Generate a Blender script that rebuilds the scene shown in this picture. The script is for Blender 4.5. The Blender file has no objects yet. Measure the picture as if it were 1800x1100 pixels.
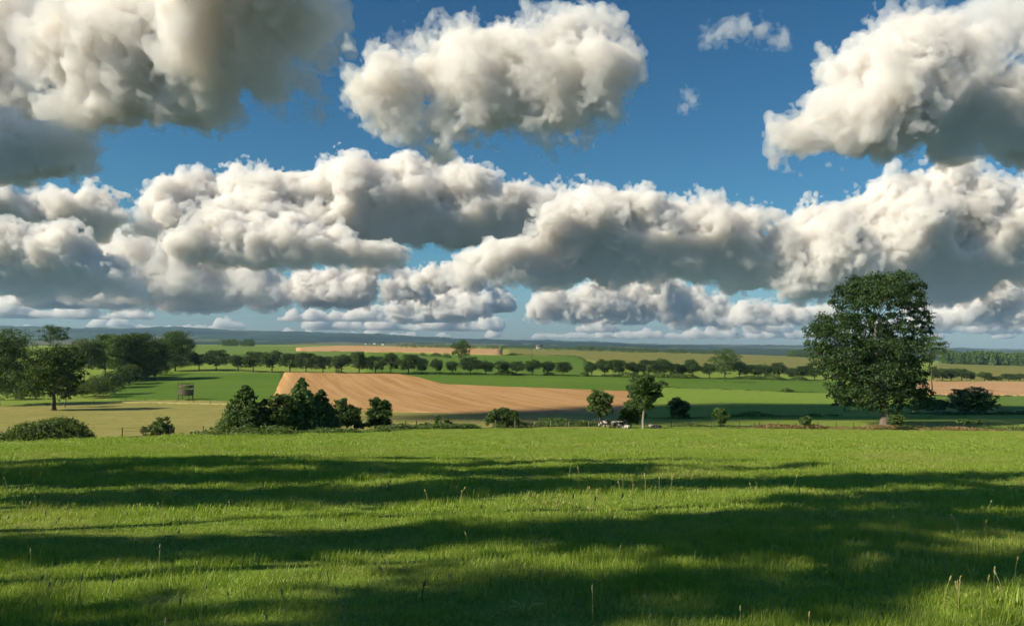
import bpy, math, random
import numpy as np
from mathutils import Vector, Matrix, noise
R = math.radians
sc = bpy.context.scene
COL = sc.collection
random.seed(7)

# ------------------------------------------------------------------ camera, light, sky
EYE = 1.7
PITCH = math.atan(55.0 / 1400.0)
SUN_EL = R(34.0)
SUN_BACK = R(22.0)                    # the sun stands to the left and a little behind the viewer
SUN = Vector((-math.cos(SUN_BACK) * math.cos(SUN_EL), -math.sin(SUN_BACK) * math.cos(SUN_EL), math.sin(SUN_EL)))

cam = bpy.data.cameras.new('camera')
cam.lens = 28.0; cam.sensor_width = 36.0; cam.sensor_fit = 'HORIZONTAL'
cam.clip_start = 0.1; cam.clip_end = 250000.0
camo = bpy.data.objects.new('camera', cam); COL.objects.link(camo)
ROLL = R(0.6)                          # the picture is a touch crooked: its horizon falls to the right
camo.matrix_world = Matrix.Translation((0, 0, EYE)) @ Matrix.Rotation(math.pi / 2 + PITCH, 4, 'X') @ Matrix.Rotation(ROLL, 4, 'Z')
sc.camera = camo

def unroll(px, py):
    c, s = math.cos(ROLL), math.sin(ROLL); x, y = px - 900.0, py - 550.0
    return 900.0 + x * c + y * s, 550.0 + y * c - x * s
def ray(px, py):
    """direction through a picture point, as (dx/dY, dz/dY)"""
    x, y = unroll(px, py)
    v = (550.0 - y) / 1400.0; dy = math.cos(PITCH) - v * math.sin(PITCH)
    return (x - 900.0) / 1400.0 / dy, (v * math.cos(PITCH) + math.sin(PITCH)) / dy
def at(px, py, Y):
    a, b = ray(px, py)
    return Vector((a * Y, Y, EYE + b * Y))

sc.view_settings.view_transform = 'Standard'; sc.view_settings.look = 'None'
sc.view_settings.exposure = 0.56; sc.view_settings.gamma = 1.0
sc.view_settings.use_curve_mapping = False
cy = sc.cycles
cy.max_bounces = 14; cy.volume_bounces = 8; cy.diffuse_bounces = 3; cy.transmission_bounces = 3
cy.transparent_max_bounces = 32; cy.caustics_reflective = False; cy.caustics_refractive = False
cy.sample_clamp_indirect = 8.0
cy.use_denoising = True
cy.use_adaptive_sampling = True; cy.adaptive_threshold = 0.03; cy.adaptive_min_samples = 12

sun = bpy.data.lights.new('sun', 'SUN')
sun.energy = 5.0; sun.angle = R(0.53); sun.color = (1.0, 0.85, 0.62)
suno = bpy.data.objects.new('sun', sun); COL.objects.link(suno)
suno.rotation_euler = SUN.to_track_quat('Z', 'Y').to_euler()
suno.location = (-40, -20, 60)

world = bpy.data.worlds.new('World'); sc.world = world; world.use_nodes = True
wn = world.node_tree.nodes; wl = world.node_tree.links
wn.clear()
sky = wn.new('ShaderNodeTexSky'); sky.sky_type = 'NISHITA'; sky.sun_disc = False
sky.sun_elevation = SUN_EL
sky.sun_rotation = math.atan2(SUN.x, SUN.y)
sky.air_density = 1.0; sky.dust_density = 0.6; sky.ozone_density = 1.6
bg = wn.new('ShaderNodeBackground'); bg.inputs['Strength'].default_value = 0.07
wo = wn.new('ShaderNodeOutputWorld')
tc = wn.new('ShaderNodeTexCoord'); sx = wn.new('ShaderNodeSeparateXYZ'); wl.new(tc.outputs['Generated'], sx.inputs[0])
tint = wn.new('ShaderNodeValToRGB'); wl.new(sx.outputs['Z'], tint.inputs[0])
el = tint.color_ramp.elements
el[0].position = 0.0; el[0].color = (0.60, 0.76, 0.98, 1); el[1].position = 0.45; el[1].color = (0.19, 0.52, 0.72, 1)
e = el.new(0.12); e.color = (0.29, 0.66, 0.83, 1)
mulc = wn.new('ShaderNodeMix'); mulc.data_type = 'RGBA'; mulc.blend_type = 'MULTIPLY'; mulc.inputs[0].default_value = 1.0
wl.new(sky.outputs[0], mulc.inputs[6]); wl.new(tint.outputs[0], mulc.inputs[7])
# below the horizon the world is dimmed to darken cloud bases, standing for land beyond the hills
gr = wn.new('ShaderNodeMapRange'); gr.inputs[1].default_value = -0.03; gr.inputs[2].default_value = -0.01; gr.inputs[3].default_value = 0.22; gr.inputs[4].default_value = 1.0
wl.new(sx.outputs['Z'], gr.inputs[0])
mul2 = wn.new('ShaderNodeMix'); mul2.data_type = 'RGBA'; mul2.blend_type = 'MULTIPLY'; mul2.inputs[0].default_value = 1.0
wl.new(mulc.outputs[2], mul2.inputs[6]); wl.new(gr.outputs[0], mul2.inputs[7])
wl.new(mul2.outputs[2], bg.inputs['Color']); wl.new(bg.outputs[0], wo.inputs['Surface'])

# ------------------------------------------------------------------ object helpers
def tag(o, label=None, cat=None, group=None, kind=None):
    if label: o['label'] = label
    if cat: o['category'] = cat
    if group: o['group'] = group
    if kind: o['kind'] = kind
    return o
def mesh_np(name, verts, quads=None, tris=None, mat=None, parent=None, smooth=False, midx=None):
    """one mesh object from numpy arrays"""
    me = bpy.data.meshes.new(name)
    V = np.asarray(verts, dtype=np.float32)
    me.vertices.add(len(V)); me.vertices.foreach_set('co', V.ravel())
    loops = []; starts = []; n = 0
    if quads is not None and len(quads):
        q = np.asarray(quads, dtype=np.int32); loops.append(q.ravel())
        starts.append(np.arange(len(q), dtype=np.int32) * 4); n = len(q) * 4
    if tris is not None and len(tris):
        t = np.asarray(tris, dtype=np.int32); loops.append(t.ravel())
        starts.append(np.arange(len(t), dtype=np.int32) * 3 + n)
    L = np.concatenate(loops); S = np.concatenate(starts)
    me.loops.add(len(L)); me.loops.foreach_set('vertex_index', L)
    me.polygons.add(len(S)); me.polygons.foreach_set('loop_start', S)
    if smooth: me.polygons.foreach_set('use_smooth', np.ones(len(S), dtype=bool))
    if midx is not None: me.polygons.foreach_set('material_index', np.asarray(midx, dtype=np.int32))
    me.update(calc_edges=True)
    for m in (mat if isinstance(mat, (list, tuple)) else [mat] if mat else []): me.materials.append(m)
    o = bpy.data.objects.new(name, me); COL.objects.link(o)
    if parent: o.parent = parent
    return o
def empty(name, loc, rz=0.0):
    o = bpy.data.objects.new(name, None); COL.objects.link(o)
    o.location = loc; o.rotation_euler = (0, 0, rz); o.empty_display_size = 0.5
    return o

# vectorised value noise -------------------------------------------------
def _hash(ix, iy, iz, seed):
    with np.errstate(over='ignore'):
        h = (ix.astype(np.uint32) * np.uint32(374761393) + iy.astype(np.uint32) * np.uint32(668265263)
             + iz.astype(np.uint32) * np.uint32(2147483647) + np.uint32((seed * 974711 + 12345) & 0xffffffff))
        h = (h ^ (h >> np.uint32(13))) * np.uint32(1274126177)
        h = h ^ (h >> np.uint32(16))
        h = (h ^ (h >> np.uint32(15))) * np.uint32(2246822519)
        h = h ^ (h >> np.uint32(13))
    return h.astype(np.float64) / 4294967295.0 * 2 - 1
def vnoise(P, seed=0):
    P = np.asarray(P, dtype=np.float64)
    F = np.floor(P); f = P - F; I = F.astype(np.int64)
    w = f * f * f * (f * (f * 6 - 15) + 10)
    out = 0
    for dx in (0, 1):
        for dy in (0, 1):
            for dz in (0, 1):
                k = (w[:, 0] if dx else 1 - w[:, 0]) * (w[:, 1] if dy else 1 - w[:, 1]) * (w[:, 2] if dz else 1 - w[:, 2])
                out = out + k * _hash(I[:, 0] + dx, I[:, 1] + dy, I[:, 2] + dz, seed)
    return out
def fbm(P, octaves=4, seed=0, gain=0.5):
    a = 1.0; s = 0; P = np.asarray(P, dtype=np.float64)
    for k in range(octaves):
        s = s + a * vnoise(P, seed + k * 31); P = P * 2.03 + 7.1; a *= gain
    return s
if True:
    # ------------------------------------------------------------------ clouds: closed bodies of droplets, lit by the sun
    def cloud_mat(name, sigma, col=(1, 1, 1), aniso=0.0):
        m = bpy.data.materials.new(name); m.use_nodes = True
        n = m.node_tree.nodes; n.clear()
        out = n.new('ShaderNodeOutputMaterial'); pv = n.new('ShaderNodeVolumePrincipled')
        pv.inputs['Color'].default_value = (*col, 1); pv.inputs['Density'].default_value = sigma
        pv.inputs['Anisotropy'].default_value = aniso
        pv.inputs['Absorption Color'].default_value = (1, 1, 1, 1)
        m.node_tree.links.new(pv.outputs[0], out.inputs['Volume'])
        return m
    def lattice(n, h, cell, rng):
        """weights that spread a random lattice over n grid points h apart (cubic B-spline)"""
        x = np.arange(n) * h / cell + rng.uniform(0, 1); i = np.floor(x).astype(int); f = x - i
        W = np.zeros((n, i.max() + 4)); r = np.arange(n)
        W[r, i] = (1 - f) ** 3 / 6; W[r, i + 1] = (3 * f ** 3 - 6 * f ** 2 + 4) / 6
        W[r, i + 2] = (-3 * f ** 3 + 3 * f ** 2 + 3 * f + 1) / 6; W[r, i + 3] = f ** 3 / 6
        return W.astype(np.float32)
    def grid_noise(shape, h, cell, rng):
        Wx, Wy, Wz = (lattice(n, h, cell, rng) for n in shape)
        g = rng.uniform(-1, 1, (Wx.shape[1], Wy.shape[1], Wz.shape[1])).astype(np.float32)
        g = np.tensordot(Wx, g, (1, 0)); g = np.tensordot(g, Wy, (1, 1)); g = np.tensordot(g, Wz, (1, 1))
        return g * 2.6
    def surface_nets(f, h, org):
        """closed skin of f > 0 on a regular grid"""
        f = f.copy()
        for ax in range(3):
            sl = [slice(None)] * 3
            for e in (0, -1): sl[ax] = e; f[tuple(sl)] = np.minimum(f[tuple(sl)], -0.01)
        ins = f > 0
        nx, ny, nz = f.shape
        cnt = np.zeros((nx - 1, ny - 1, nz - 1), dtype=np.int8)
        cor = [(a, b, c) for a in (0, 1) for b in (0, 1) for c in (0, 1)]
        sub = lambda A, o: A[o[0]:nx - 1 + o[0], o[1]:ny - 1 + o[1], o[2]:nz - 1 + o[2]]
        for o in cor: cnt += sub(ins, o)
        act = (cnt > 0) & (cnt < 8)
        idx = np.full(act.shape, -1, dtype=np.int32); ii = np.argwhere(act); idx[act] = np.arange(len(ii))
        acc = np.zeros((len(ii), 3)); num = np.zeros(len(ii))
        vals = {o: f[ii[:, 0] + o[0], ii[:, 1] + o[1], ii[:, 2] + o[2]] for o in cor}
        for o in cor:
            for ax in range(3):
                if o[ax]: continue
                p = list(o); p[ax] = 1; p = tuple(p)
                a, b = vals[o], vals[p]; m = (a > 0) != (b > 0)
                t = np.where(m, a / np.where(m, a - b, 1), 0)
                for k in range(3): acc[:, k] += np.where(m, o[k] + (t if k == ax else 0), 0)
                num += m
        V = (ii + acc / num[:, None]) * h + org
        Q = []
        for ax in range(3):
            a0 = [slice(1, -1)] * 3; a0[ax] = slice(0, -1); a1 = [slice(1, -1)] * 3; a1[ax] = slice(1, None)
            A = ins[tuple(a0)]; B = ins[tuple(a1)]; w = np.argwhere(A != B)
            if not len(w): continue
            flip = A[w[:, 0], w[:, 1], w[:, 2]]
            c = w.copy(); o1, o2 = (ax + 1) % 3, (ax + 2) % 3
            c[:, o1] += 1; c[:, o2] += 1
            def cell(d1, d2):
                q = c.copy(); q[:, o1] -= d1; q[:, o2] -= d2
                return idx[q[:, 0], q[:, 1], q[:, 2]]
            q = np.stack([cell(1, 1), cell(0, 1), cell(0, 0), cell(1, 0)], 1)
            q[~flip] = q[~flip][:, ::-1]
            Q.append(q)
        return V, np.concatenate(Q)
    def cloud(name, label, Y, lobes, base, mfp, voxel, seed, rough=1.0, group='cumulus clouds', lean=0.5, spread=0.6,
              col=(0.79, 0.86, 0.945), fringe=None, fmfp=15.0, gain=0.7, soft=0.2, cell=1.0, erode=0.05, kind=None, drop=0.0):
        """lobes in picture units (x, row, radius[, depth]); s turns them into metres at distance Y"""
        rnd = random.Random(seed); rng = np.random.default_rng(seed)
        s = Y / 1400.0
        lo = np.array([1e9] * 3); hi = -lo; LB = []
        R0 = float(np.median([l[2] for l in lobes]))
        for l in lobes:
            x, r = unroll(l[0], l[1] + drop); rad = l[2]; d = l[3] if len(l) > 3 else rnd.uniform(-spread, spread) * rad
            c = np.array((x - 900.0, d, 605.0 - r)); LB.append((c, rad)); e = rad + R0 * 0.35 + 3 * voxel
            lo = np.minimum(lo, c - e); hi = np.maximum(hi, c + e)
        lo[2] = max(lo[2], 605 - base - 0.4 * R0)
        n = np.ceil((hi - lo) / voxel).astype(int) + 1
        X, D, Z = [(lo[k] + np.arange(n[k]) * voxel).astype(np.float32) for k in range(3)]
        E = np.zeros(n, dtype=np.float32); kk = soft * R0
        for c, rad in LB:
            e = rad + 7 * kk
            sl = [slice(max(0, int(np.searchsorted(A, c[q] - e))), int(np.searchsorted(A, c[q] + e))) for q, A in enumerate((X, D, Z))]
            dist = np.sqrt((X[sl[0]] - c[0])[:, None, None] ** 2 + (D[sl[1]] - c[1])[None, :, None] ** 2 + (Z[sl[2]] - c[2])[None, None, :] ** 2, dtype=np.float32)
            E[tuple(sl)] += np.exp((rad - dist) * np.float32(1 / kk))
        E = np.log(E + np.float32(1e-4)) * np.float32(kk) - erode * R0
        # billows: rounded lumps parted by creases, from the size of a lobe down to the grid
        N = np.zeros(n, dtype=np.float32); a = 1.0; c0 = R0 * cell; tot = 0
        k = 0
        while c0 > 1.6 * voxel and k < 6:
            g = grid_noise(n, voxel, c0, rng)
            N += a * ((np.abs(g) - 0.33) if k > 0 else g * 0.8); a *= gain; c0 *= 0.5; k += 1
        g2 = grid_noise((n[0], n[1], 1), voxel, R0 * 0.8, rng) + 0.5 * grid_noise((n[0], n[1], 1), voxel, R0 * 0.3, rng)
        f = E + N * (0.5 * R0 * rough)
        ln = np.interp(X + 900.0, *lean)[:, None, None] if isinstance(lean, tuple) else lean
        zb = (605.0 - base) + ln * np.maximum(0, -D - 0.1 * R0)[None, :, None] + 0.07 * R0 * g2
        under = (Z[None, None, :] - zb) * 1.5 + N * (0.12 * R0)
        f = np.minimum(f, under)
        V, Q = surface_nets(f, voxel, lo)
        org = np.array((V[:, 0].mean(), 0.0, V[:, 2].min()))
        c = mesh_np(name, (V - org) * s, quads=Q, mat=cloud_mat('cloud_droplets', 1.0 / (mfp * s), col=col))
        c.location = (org[0] * s, Y, org[2] * s + EYE)
        if fringe is None: fringe = 0.27 * R0
        if fringe:
            g3 = grid_noise(n, voxel, R0 * 0.5, rng) + 0.6 * grid_noise(n, voxel, R0 * 0.2, rng) + 0.4 * grid_noise(n, voxel, max(R0 * 0.09, 2 * voxel), rng)
            f2 = f + fringe * np.clip(0.55 + 1.3 * g3, -0.3, 2.2)
            V, Q = surface_nets(f2, voxel, lo)
            fr = mesh_np('fringe', (V - org) * s, quads=Q, mat=cloud_mat('cloud_mist', 1.0 / (fmfp * s), col=col)); fr.parent = c
        tag(c, label, 'cloud' if label else None, group, kind)
        return c

    KM = 1000.0
    def L(*a): return list(a)
    cloud('cloud', 'huge cream and grey cumulus with a slate base filling the upper left sky', 5.8 * KM,
          L((175,60,95,0),(265,60,105,0),(225,140,72,0),(150,150,55,0),(310,140,68,-20),(330,10,85,-10),(230,-30,90,0),(110,110,50,20),(360,90,60,-50),
            (430,60,88,-150),(500,55,85,-160),(560,95,46,-150),(480,140,62,-150),(535,150,40,-150),(420,145,62,-140),(400,-10,78,-140),(480,-40,95,-150),(570,45,30,-150),
            (470,170,52,-60),(400,175,50,-40),(545,168,36,-60),(340,175,45,-10),(590,120,24,-140)), 216, 22, 4.0, 1, fringe=22, fmfp=34, rough=0.8, cell=0.7, lean=((370, 430), (0.24, 0.75)))
    cloud('cloud', 'soft grey cloud sheet in the top left corner behind the huge cumulus', 7.4 * KM,
          L((-40,60,70),(20,40,70),(80,30,70),(50,110,60),(-30,140,60),(60,165,45),(110,180,34),(0,190,45),(130,90,50),(-100,100,80),(40,-30,70),(140,195,22),(165,210,14)), 236, 34, 4.0, 70, fringe=20, fmfp=40, rough=0.8, lean=0.5)
    cloud('cloud', 'small dark grey cloud alone at the left edge under the huge grey cumulus', 6.15 * KM,
          L((20,270,45),(80,268,42),(128,277,30),(-40,270,55),(152,288,14),(-110,265,60),(20,250,40)), 312, 12, 3.0, 2, fringe=11, fmfp=20, lean=2.2)
    cloud('cloud', 'bright white ragged cumulus high in the middle of the sky', 5.0 * KM,
          L((690,150,50),(760,125,52),(830,115,58),(900,115,66),(980,100,58),(1045,105,48),(1085,115,30),(1000,46,28),(655,150,32),(700,195,36),(780,205,42),(860,180,40),(960,175,48),(1040,155,42),(790,235,24),(1000,212,24),(880,72,32),(1055,55,24)), 290, 24, 2.6, 3, rough=1.25, fringe=18, fmfp=35, gain=0.72, spread=0.4)
    cloud('cloud', 'grey sided cumulus with a white left face at the upper right', 5.6 * KM,
          L((1560,110,55),(1620,95,55),(1500,170,50),(1440,222,34),(1398,242,24),(1560,190,72),(1650,150,80),(1640,110,60),(1700,150,70),(1680,220,70),(1600,250,36),(1560,265,22),(1750,205,60),(1795,165,42),(1780,240,52),(1860,205,80),(1700,95,40),(1655,62,32)), 286, 20, 3.0, 4, fringe=16, fmfp=28, lean=((1500, 1600, 1680, 1900), (0.2, 0.6, 1.8, 1.8)))
    cloud('cloud', 'long white cauliflower topped cumulus bank across the middle of the sky', 12 * KM,
          L((290,335,34),(340,322,38),(400,312,36),(460,322,42),(520,312,36),(570,308,34),(620,302,40),(655,288,28),(690,292,36),(730,302,38),(780,312,34),(810,302,26),(850,312,32),(900,330,32),(950,350,30),(990,352,22),(320,372,34),(400,385,44),(480,380,50),(560,370,54),(640,360,60),(720,360,54),(800,370,52),(880,378,42),(940,385,36),(330,400,36),(420,400,44),(520,400,46),(620,400,46),(700,395,44),(800,392,44),(890,392,36),(980,385,36)), 426, 12, 2.0, 5, rough=0.9, cell=0.85, drop=16, lean=((280, 600, 700, 960), (0.4, 0.9, 1.7, 1.7)))
    cloud('cloud', 'low dark bellied cloud tucked under the left half of the long white bank', 10.8 * KM,
          L((340,420,30),(400,425,34),(460,435,36),(520,438,36),(570,440,28),(610,440,24),(650,448,22),(310,420,22),(440,410,34,30),(380,405,28,30),(510,415,34,30),(590,420,30,30),(690,445,20)), 474, 11, 2.0, 6, lean=1.7, drop=4)
    cloud('cloud', 'broad white cumulus with a long slate grey base right of the sky centre', 9.5 * KM,
          L((1020,350,35),(1050,370,45),(1100,372,42),(1150,372,38),(1200,382,42),(1250,392,38),(1300,402,36),(1308,385,22),(1000,400,50),(1080,430,62),(1160,440,60),(1240,440,58),(1300,448,48),(1340,472,26),(930,440,38),(870,450,26),(980,455,44),(820,455,20)), 500, 12, 2.0, 7, cell=0.85, drop=12, lean=1.6)
    cloud('cloud', 'grey and cream cumulus at the left edge level with the long bank', 11 * KM,
          L((20,370,38),(80,370,40),(130,365,32),(150,380,38),(200,390,30),(245,402,22),(60,400,40),(-50,380,50),(130,395,36),(180,405,26,-40),(100,405,30,-50),(0,350,30)), 421, 12, 2.0, 8, lean=1.3)
    cloud('cloud', 'dark topped cloud with cream flanks low at the left edge', 8.6 * KM,
          L((30,495,32),(90,490,34),(150,490,34),(190,472,32),(215,500,26),(250,515,16),(60,455,46),(0,450,50),(130,455,38),(-60,460,60),(30,440,40,-30),(110,445,36,-30)), 530, 11, 2.0, 9, lean=1.2)
    cloud('cloud', 'towering grey and white cumulus behind the large tree at the right', 9.5 * KM,
          L((1400,385,22),(1430,388,22),(1380,432,38),(1450,415,44),(1500,385,44),(1550,365,44),(1600,345,42),(1650,325,36),(1672,312,26),(1710,350,38),(1600,400,68),(1680,400,68),(1750,400,68),(1800,420,76),(1780,335,30),(1400,465,36),(1480,450,50),(1440,478,32),(1560,460,52),(1640,460,56),(1700,470,58),(1850,380,80)), 518, 13, 2.2, 10, cell=0.85, drop=11, lean=((1400, 1560, 1660, 1900), (0.4, 1.0, 1.8, 1.8)))
    cloud('cloud', 'smoky blue grey cloud mass left of centre behind the cream heaps', 14.5 * KM,
          L((180,455,34),(240,460,40),(300,460,42),(350,470,44),(250,500,44),(320,505,44),(400,480,40),(450,490,36),(200,500,36),(380,510,36),(130,500,34),(470,510,26)), 541, 20, 2.2, 22, fringe=14, fmfp=24)
    cloud('cloud', 'cream cloud row with grey folds low at the centre left', 17 * KM,
          L((500,516,25),(540,503,25),(570,505,29),(600,497,27),(640,490,26),(640,512,27),(690,510,26),(720,500,22),(470,525,18),(750,515,20),(660,470,18),(560,522,24),(610,522,24)), 543, 8, 1.5, 11, fringe=6, fmfp=12)
    cloud('cloud', 'cream cumulus row low under the slate grey based cloud', 21 * KM,
          L((950,545,20),(985,526,26),(1020,535,28),(1050,524,27),(1080,535,28),(1110,525,27),(1150,520,26),(1190,524,24),(1230,530,22),(1130,542,24),(1180,542,22),(1260,535,18)), 567, 7, 1.4, 12, fringe=6, fmfp=12)
    cloud('cloud', 'small lumpy cream cumulus just left of the slate grey based cloud foot', 23 * KM,
          L((690,552,16),(715,547,18),(740,546,20),(765,543,20),(785,541,22),(820,534,21),(850,537,18),(810,550,18)), 568, 7, 1.3, 13, fringe=6, fmfp=12)
    cloud('cloud', 'flat cream cloud line low beside the large tree crown', 26 * KM,
          L((1190,556,15),(1215,554,17),(1245,552,19),(1270,553,18),(1295,552,19),(1320,552,18),(1345,550,19),(1375,552,16),(1400,553,15),(1430,554,15),(1460,555,14)), 573, 7, 1.3, 14, fringe=6, fmfp=12)
    cloud('cloud', 'low cream cumulus right of the large tree crown', 20 * KM,
          L((1665,552,18),(1690,543,22),(1715,533,25),(1750,520,27),(1790,514,28),(1830,520,28),(1740,545,24),(1790,545,24),(1640,556,14)), 562, 8, 1.5, 15, fringe=6, fmfp=12)
    cloud('cloud', 'soft cream cumulus heap low at the left centre', 16 * KM,
          L((305,522,20),(335,508,24),(360,500,26),(395,498,26),(425,510,22),(380,525,22),(340,532,20),(285,535,14)), 552, 8, 1.5, 16, fringe=6, fmfp=12)
    cloud('cloud', 'small pale puff in the gap below the middle of the long bank', 15 * KM,
          L((735,492,15),(760,487,18),(785,486,19),(815,493,16),(770,500,16),(840,498,12)), 517, 8, 1.4, 17, fringe=6, fmfp=12)
    cloud('cloud', 'thin pale wisp alone in the blue near the top right', 6 * KM,
          L((1250,60,10),(1270,50,13),(1290,45,14),(1315,42,13),(1340,50,13),(1360,58,11),(1378,67,9)), 90, 70, 2.2, 18, rough=1.3, fringe=9, fmfp=90)
    cloud('cloud', 'thin grey veil cloud in the top right corner', 6 * KM,
          L((1640,15,26),(1690,25,32),(1740,25,38),(1790,30,42),(1765,60,20),(1850,10,60)), 92, 60, 3.0, 19, rough=1.3, fringe=14, fmfp=100)
    cloud('cloud', 'tiny faint puff alone in the blue left of the grey sided cumulus', 6 * KM,
          L((1213,160,8),(1222,172,10),(1210,182,8)), 200, 60, 1.6, 20, rough=1.2, fringe=5, fmfp=80)
    cloud('cloud', 'thin broken wisp between the huge grey cumulus and the white one', 6 * KM,
          L((695,72,14),(720,62,13),(745,60,14),(775,58,12),(800,54,11),(690,92,10)), 120, 70, 2.0, 21, rough=1.4, fringe=9, fmfp=90)
    def cloud_row(Ykm, base, hgt, cover, seed, voxel, x0=-60, x1=1860):
        rnd = random.Random(seed); lobes = []; x = x0
        while x < x1:
            w = rnd.uniform(1.3, 3.2) * hgt
            if rnd.random() < cover:
                top = rnd.choice((0.35, 0.5, 0.7, 1.0, 1.0)) * hgt; k = max(3, int(w / (top * 0.5)))
                for i in range(k):
                    t = (i + 0.5) / k; r = top * (0.25 + 0.3 * math.sin(math.pi * t)) * rnd.uniform(0.75, 1.3)
                    lobes.append((x + t * w, base - max(r * 0.8, top * math.sin(math.pi * t) * rnd.uniform(0.25, 0.75)), max(r, 3.5)))
                    lobes.append((x + t * w, base - r * 0.8, max(r, 3.5)))
            x += w * rnd.uniform(0.8, 1.1)
        cloud('distant_clouds', None, Ykm * KM, lobes, base, 7, voxel, seed, group=None, fringe=0, kind='stuff', rough=0.85, lean=0.3, erode=-0.05, col=(0.97, 0.945, 0.90))  # warm droplet colour puts the tint of long hazy distance into these rows

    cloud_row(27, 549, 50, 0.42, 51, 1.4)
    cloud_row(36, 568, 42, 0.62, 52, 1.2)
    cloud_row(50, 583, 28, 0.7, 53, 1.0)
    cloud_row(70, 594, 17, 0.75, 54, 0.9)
    c = cloud('cloud', 'small flat cloud overhead out of the frame, shading the meadow edge', 2.1 * KM, L((843,605,19,-40),(866,605,23,-14),(890,602,27,0),(915,602,28,4),(940,605,27,4),(965,607,26,4),(990,607,25,4)), 622, 6, 2.2, 60, fringe=0, spread=0.3)
    hh = 900.0; c.location = Vector((80, 208, -15)) + SUN * (hh / SUN.z)
    cloud('cloud', 'large unseen cloud added at the left out of the frame, shading the small dark cloud', 5.59 * KM, L((-392,-21,150),(-500,-15,130),(-320,-5,105),(-430,30,100),(-350,40,80)), 90, 20, 8.0, 71, fringe=0)  # unseen cloud added on the sun side to keep the small one dark
# ------------------------------------------------------------------ materials
def nodes(name):
    m = bpy.data.materials.new(name); m.use_nodes = True
    n = m.node_tree.nodes; n.clear()
    return m, n, m.node_tree.links
def mixc(n, l, fac, a, b, mode='MIX'):
    x = n.new('ShaderNodeMix'); x.data_type = 'RGBA'; x.blend_type = mode
    for i, v in ((0, fac), (6, a), (7, b)):
        if isinstance(v, (int, float)): x.inputs[i].default_value = v
        elif isinstance(v, tuple): x.inputs[i].default_value = (*v, 1)
        else: l.new(v, x.inputs[i])
    return x.outputs[2]
def noise_node(n, l, vec, scale, detail=4, rough=0.55, lo=0.3, hi=0.7):
    t = n.new('ShaderNodeTexNoise'); t.inputs['Scale'].default_value = scale; t.inputs['Detail'].default_value = detail
    t.inputs['Roughness'].default_value = rough; l.new(vec, t.inputs['Vector'])
    r = n.new('ShaderNodeMapRange'); r.inputs[1].default_value = lo; r.inputs[2].default_value = hi
    l.new(t.outputs['Fac'], r.inputs[0]); return r.outputs[0]
def mapping(n, l, vec, scale=(1, 1, 1), rot=0.0):
    mp = n.new('ShaderNodeMapping'); mp.inputs['Scale'].default_value = scale; mp.inputs['Rotation'].default_value = (0, 0, rot)
    l.new(vec, mp.inputs['Vector']); return mp.outputs[0]
def field_mat(name, c1, c2, c3=None, big=0.02, small=0.6, streak=None, rough=0.95, bump=0.0, speck=None):
    """a field: large patches, small mottling and, if asked, drill rows or swaths along one direction"""
    m, n, l = nodes(name)
    g = n.new('ShaderNodeNewGeometry').outputs['Position']
    col = mixc(n, l, noise_node(n, l, g, big, 5), c1, c2)
    if c3: col = mixc(n, l, noise_node(n, l, g, small, 6, 0.65, 0.42, 0.72), col, c3)
    if streak:
        ang, across, along, c4, amt = streak
        v = mapping(n, l, mapping(n, l, g, (1, 1, 1), ang), (across, along, 0.02))
        f = noise_node(n, l, v, 1.0, 4, 0.6, 0.35, 0.68)
        mu = n.new('ShaderNodeMath'); mu.operation = 'MULTIPLY'; mu.inputs[1].default_value = amt; l.new(f, mu.inputs[0])
        col = mixc(n, l, mu.outputs[0], col, c4)
    if speck:
        col = mixc(n, l, noise_node(n, l, g, speck[0], 3, 0.7, speck[1], speck[1] + 0.06), col, speck[2])
    b = n.new('ShaderNodeBsdfPrincipled'); b.inputs['Roughness'].default_value = rough
    b.inputs['Specular IOR Level'].default_value = 0.1
    l.new(col, b.inputs['Base Color'])
    if bump:
        bn = n.new('ShaderNodeBump'); bn.inputs['Strength'].default_value = 0.6; bn.inputs['Distance'].default_value = bump
        l.new(noise_node(n, l, mapping(n, l, g, (1, 1, 1)), small * 2.2, 6, 0.65, 0.2, 0.8), bn.inputs['Height']); l.new(bn.outputs[0], b.inputs['Normal'])
    o = n.new('ShaderNodeOutputMaterial'); l.new(b.outputs[0], o.inputs['Surface'])
    return m
def leaf_mat(name, c1, c2, trans=0.3, tint=(1.2, 1.25, 0.5)):
    m, n, l = nodes(name)
    gi = n.new('ShaderNodeNewGeometry')
    col = mixc(n, l, gi.outputs['Random Per Island'], c1, c2)
    oi = n.new('ShaderNodeObjectInfo')
    hs = n.new('ShaderNodeHueSaturation'); l.new(col, hs.inputs['Color'])
    r = n.new('ShaderNodeMapRange'); r.inputs[3].default_value = 0.82; r.inputs[4].default_value = 1.15
    l.new(oi.outputs['Random'], r.inputs[0]); l.new(r.outputs[0], hs.inputs['Value'])
    d = n.new('ShaderNodeBsdfPrincipled'); d.inputs['Roughness'].default_value = 0.55; d.inputs['Specular IOR Level'].default_value = 0.25
    l.new(hs.outputs[0], d.inputs['Base Color'])
    t = n.new('ShaderNodeBsdfTranslucent'); l.new(mixc(n, l, 1.0, hs.outputs[0], tint, 'MULTIPLY'), t.inputs['Color'])
    mx = n.new('ShaderNodeMixShader'); mx.inputs[0].default_value = trans
    l.new(d.outputs[0], mx.inputs[1]); l.new(t.outputs[0], mx.inputs[2])
    o = n.new('ShaderNodeOutputMaterial'); l.new(mx.outputs[0], o.inputs['Surface'])
    return m
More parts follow.
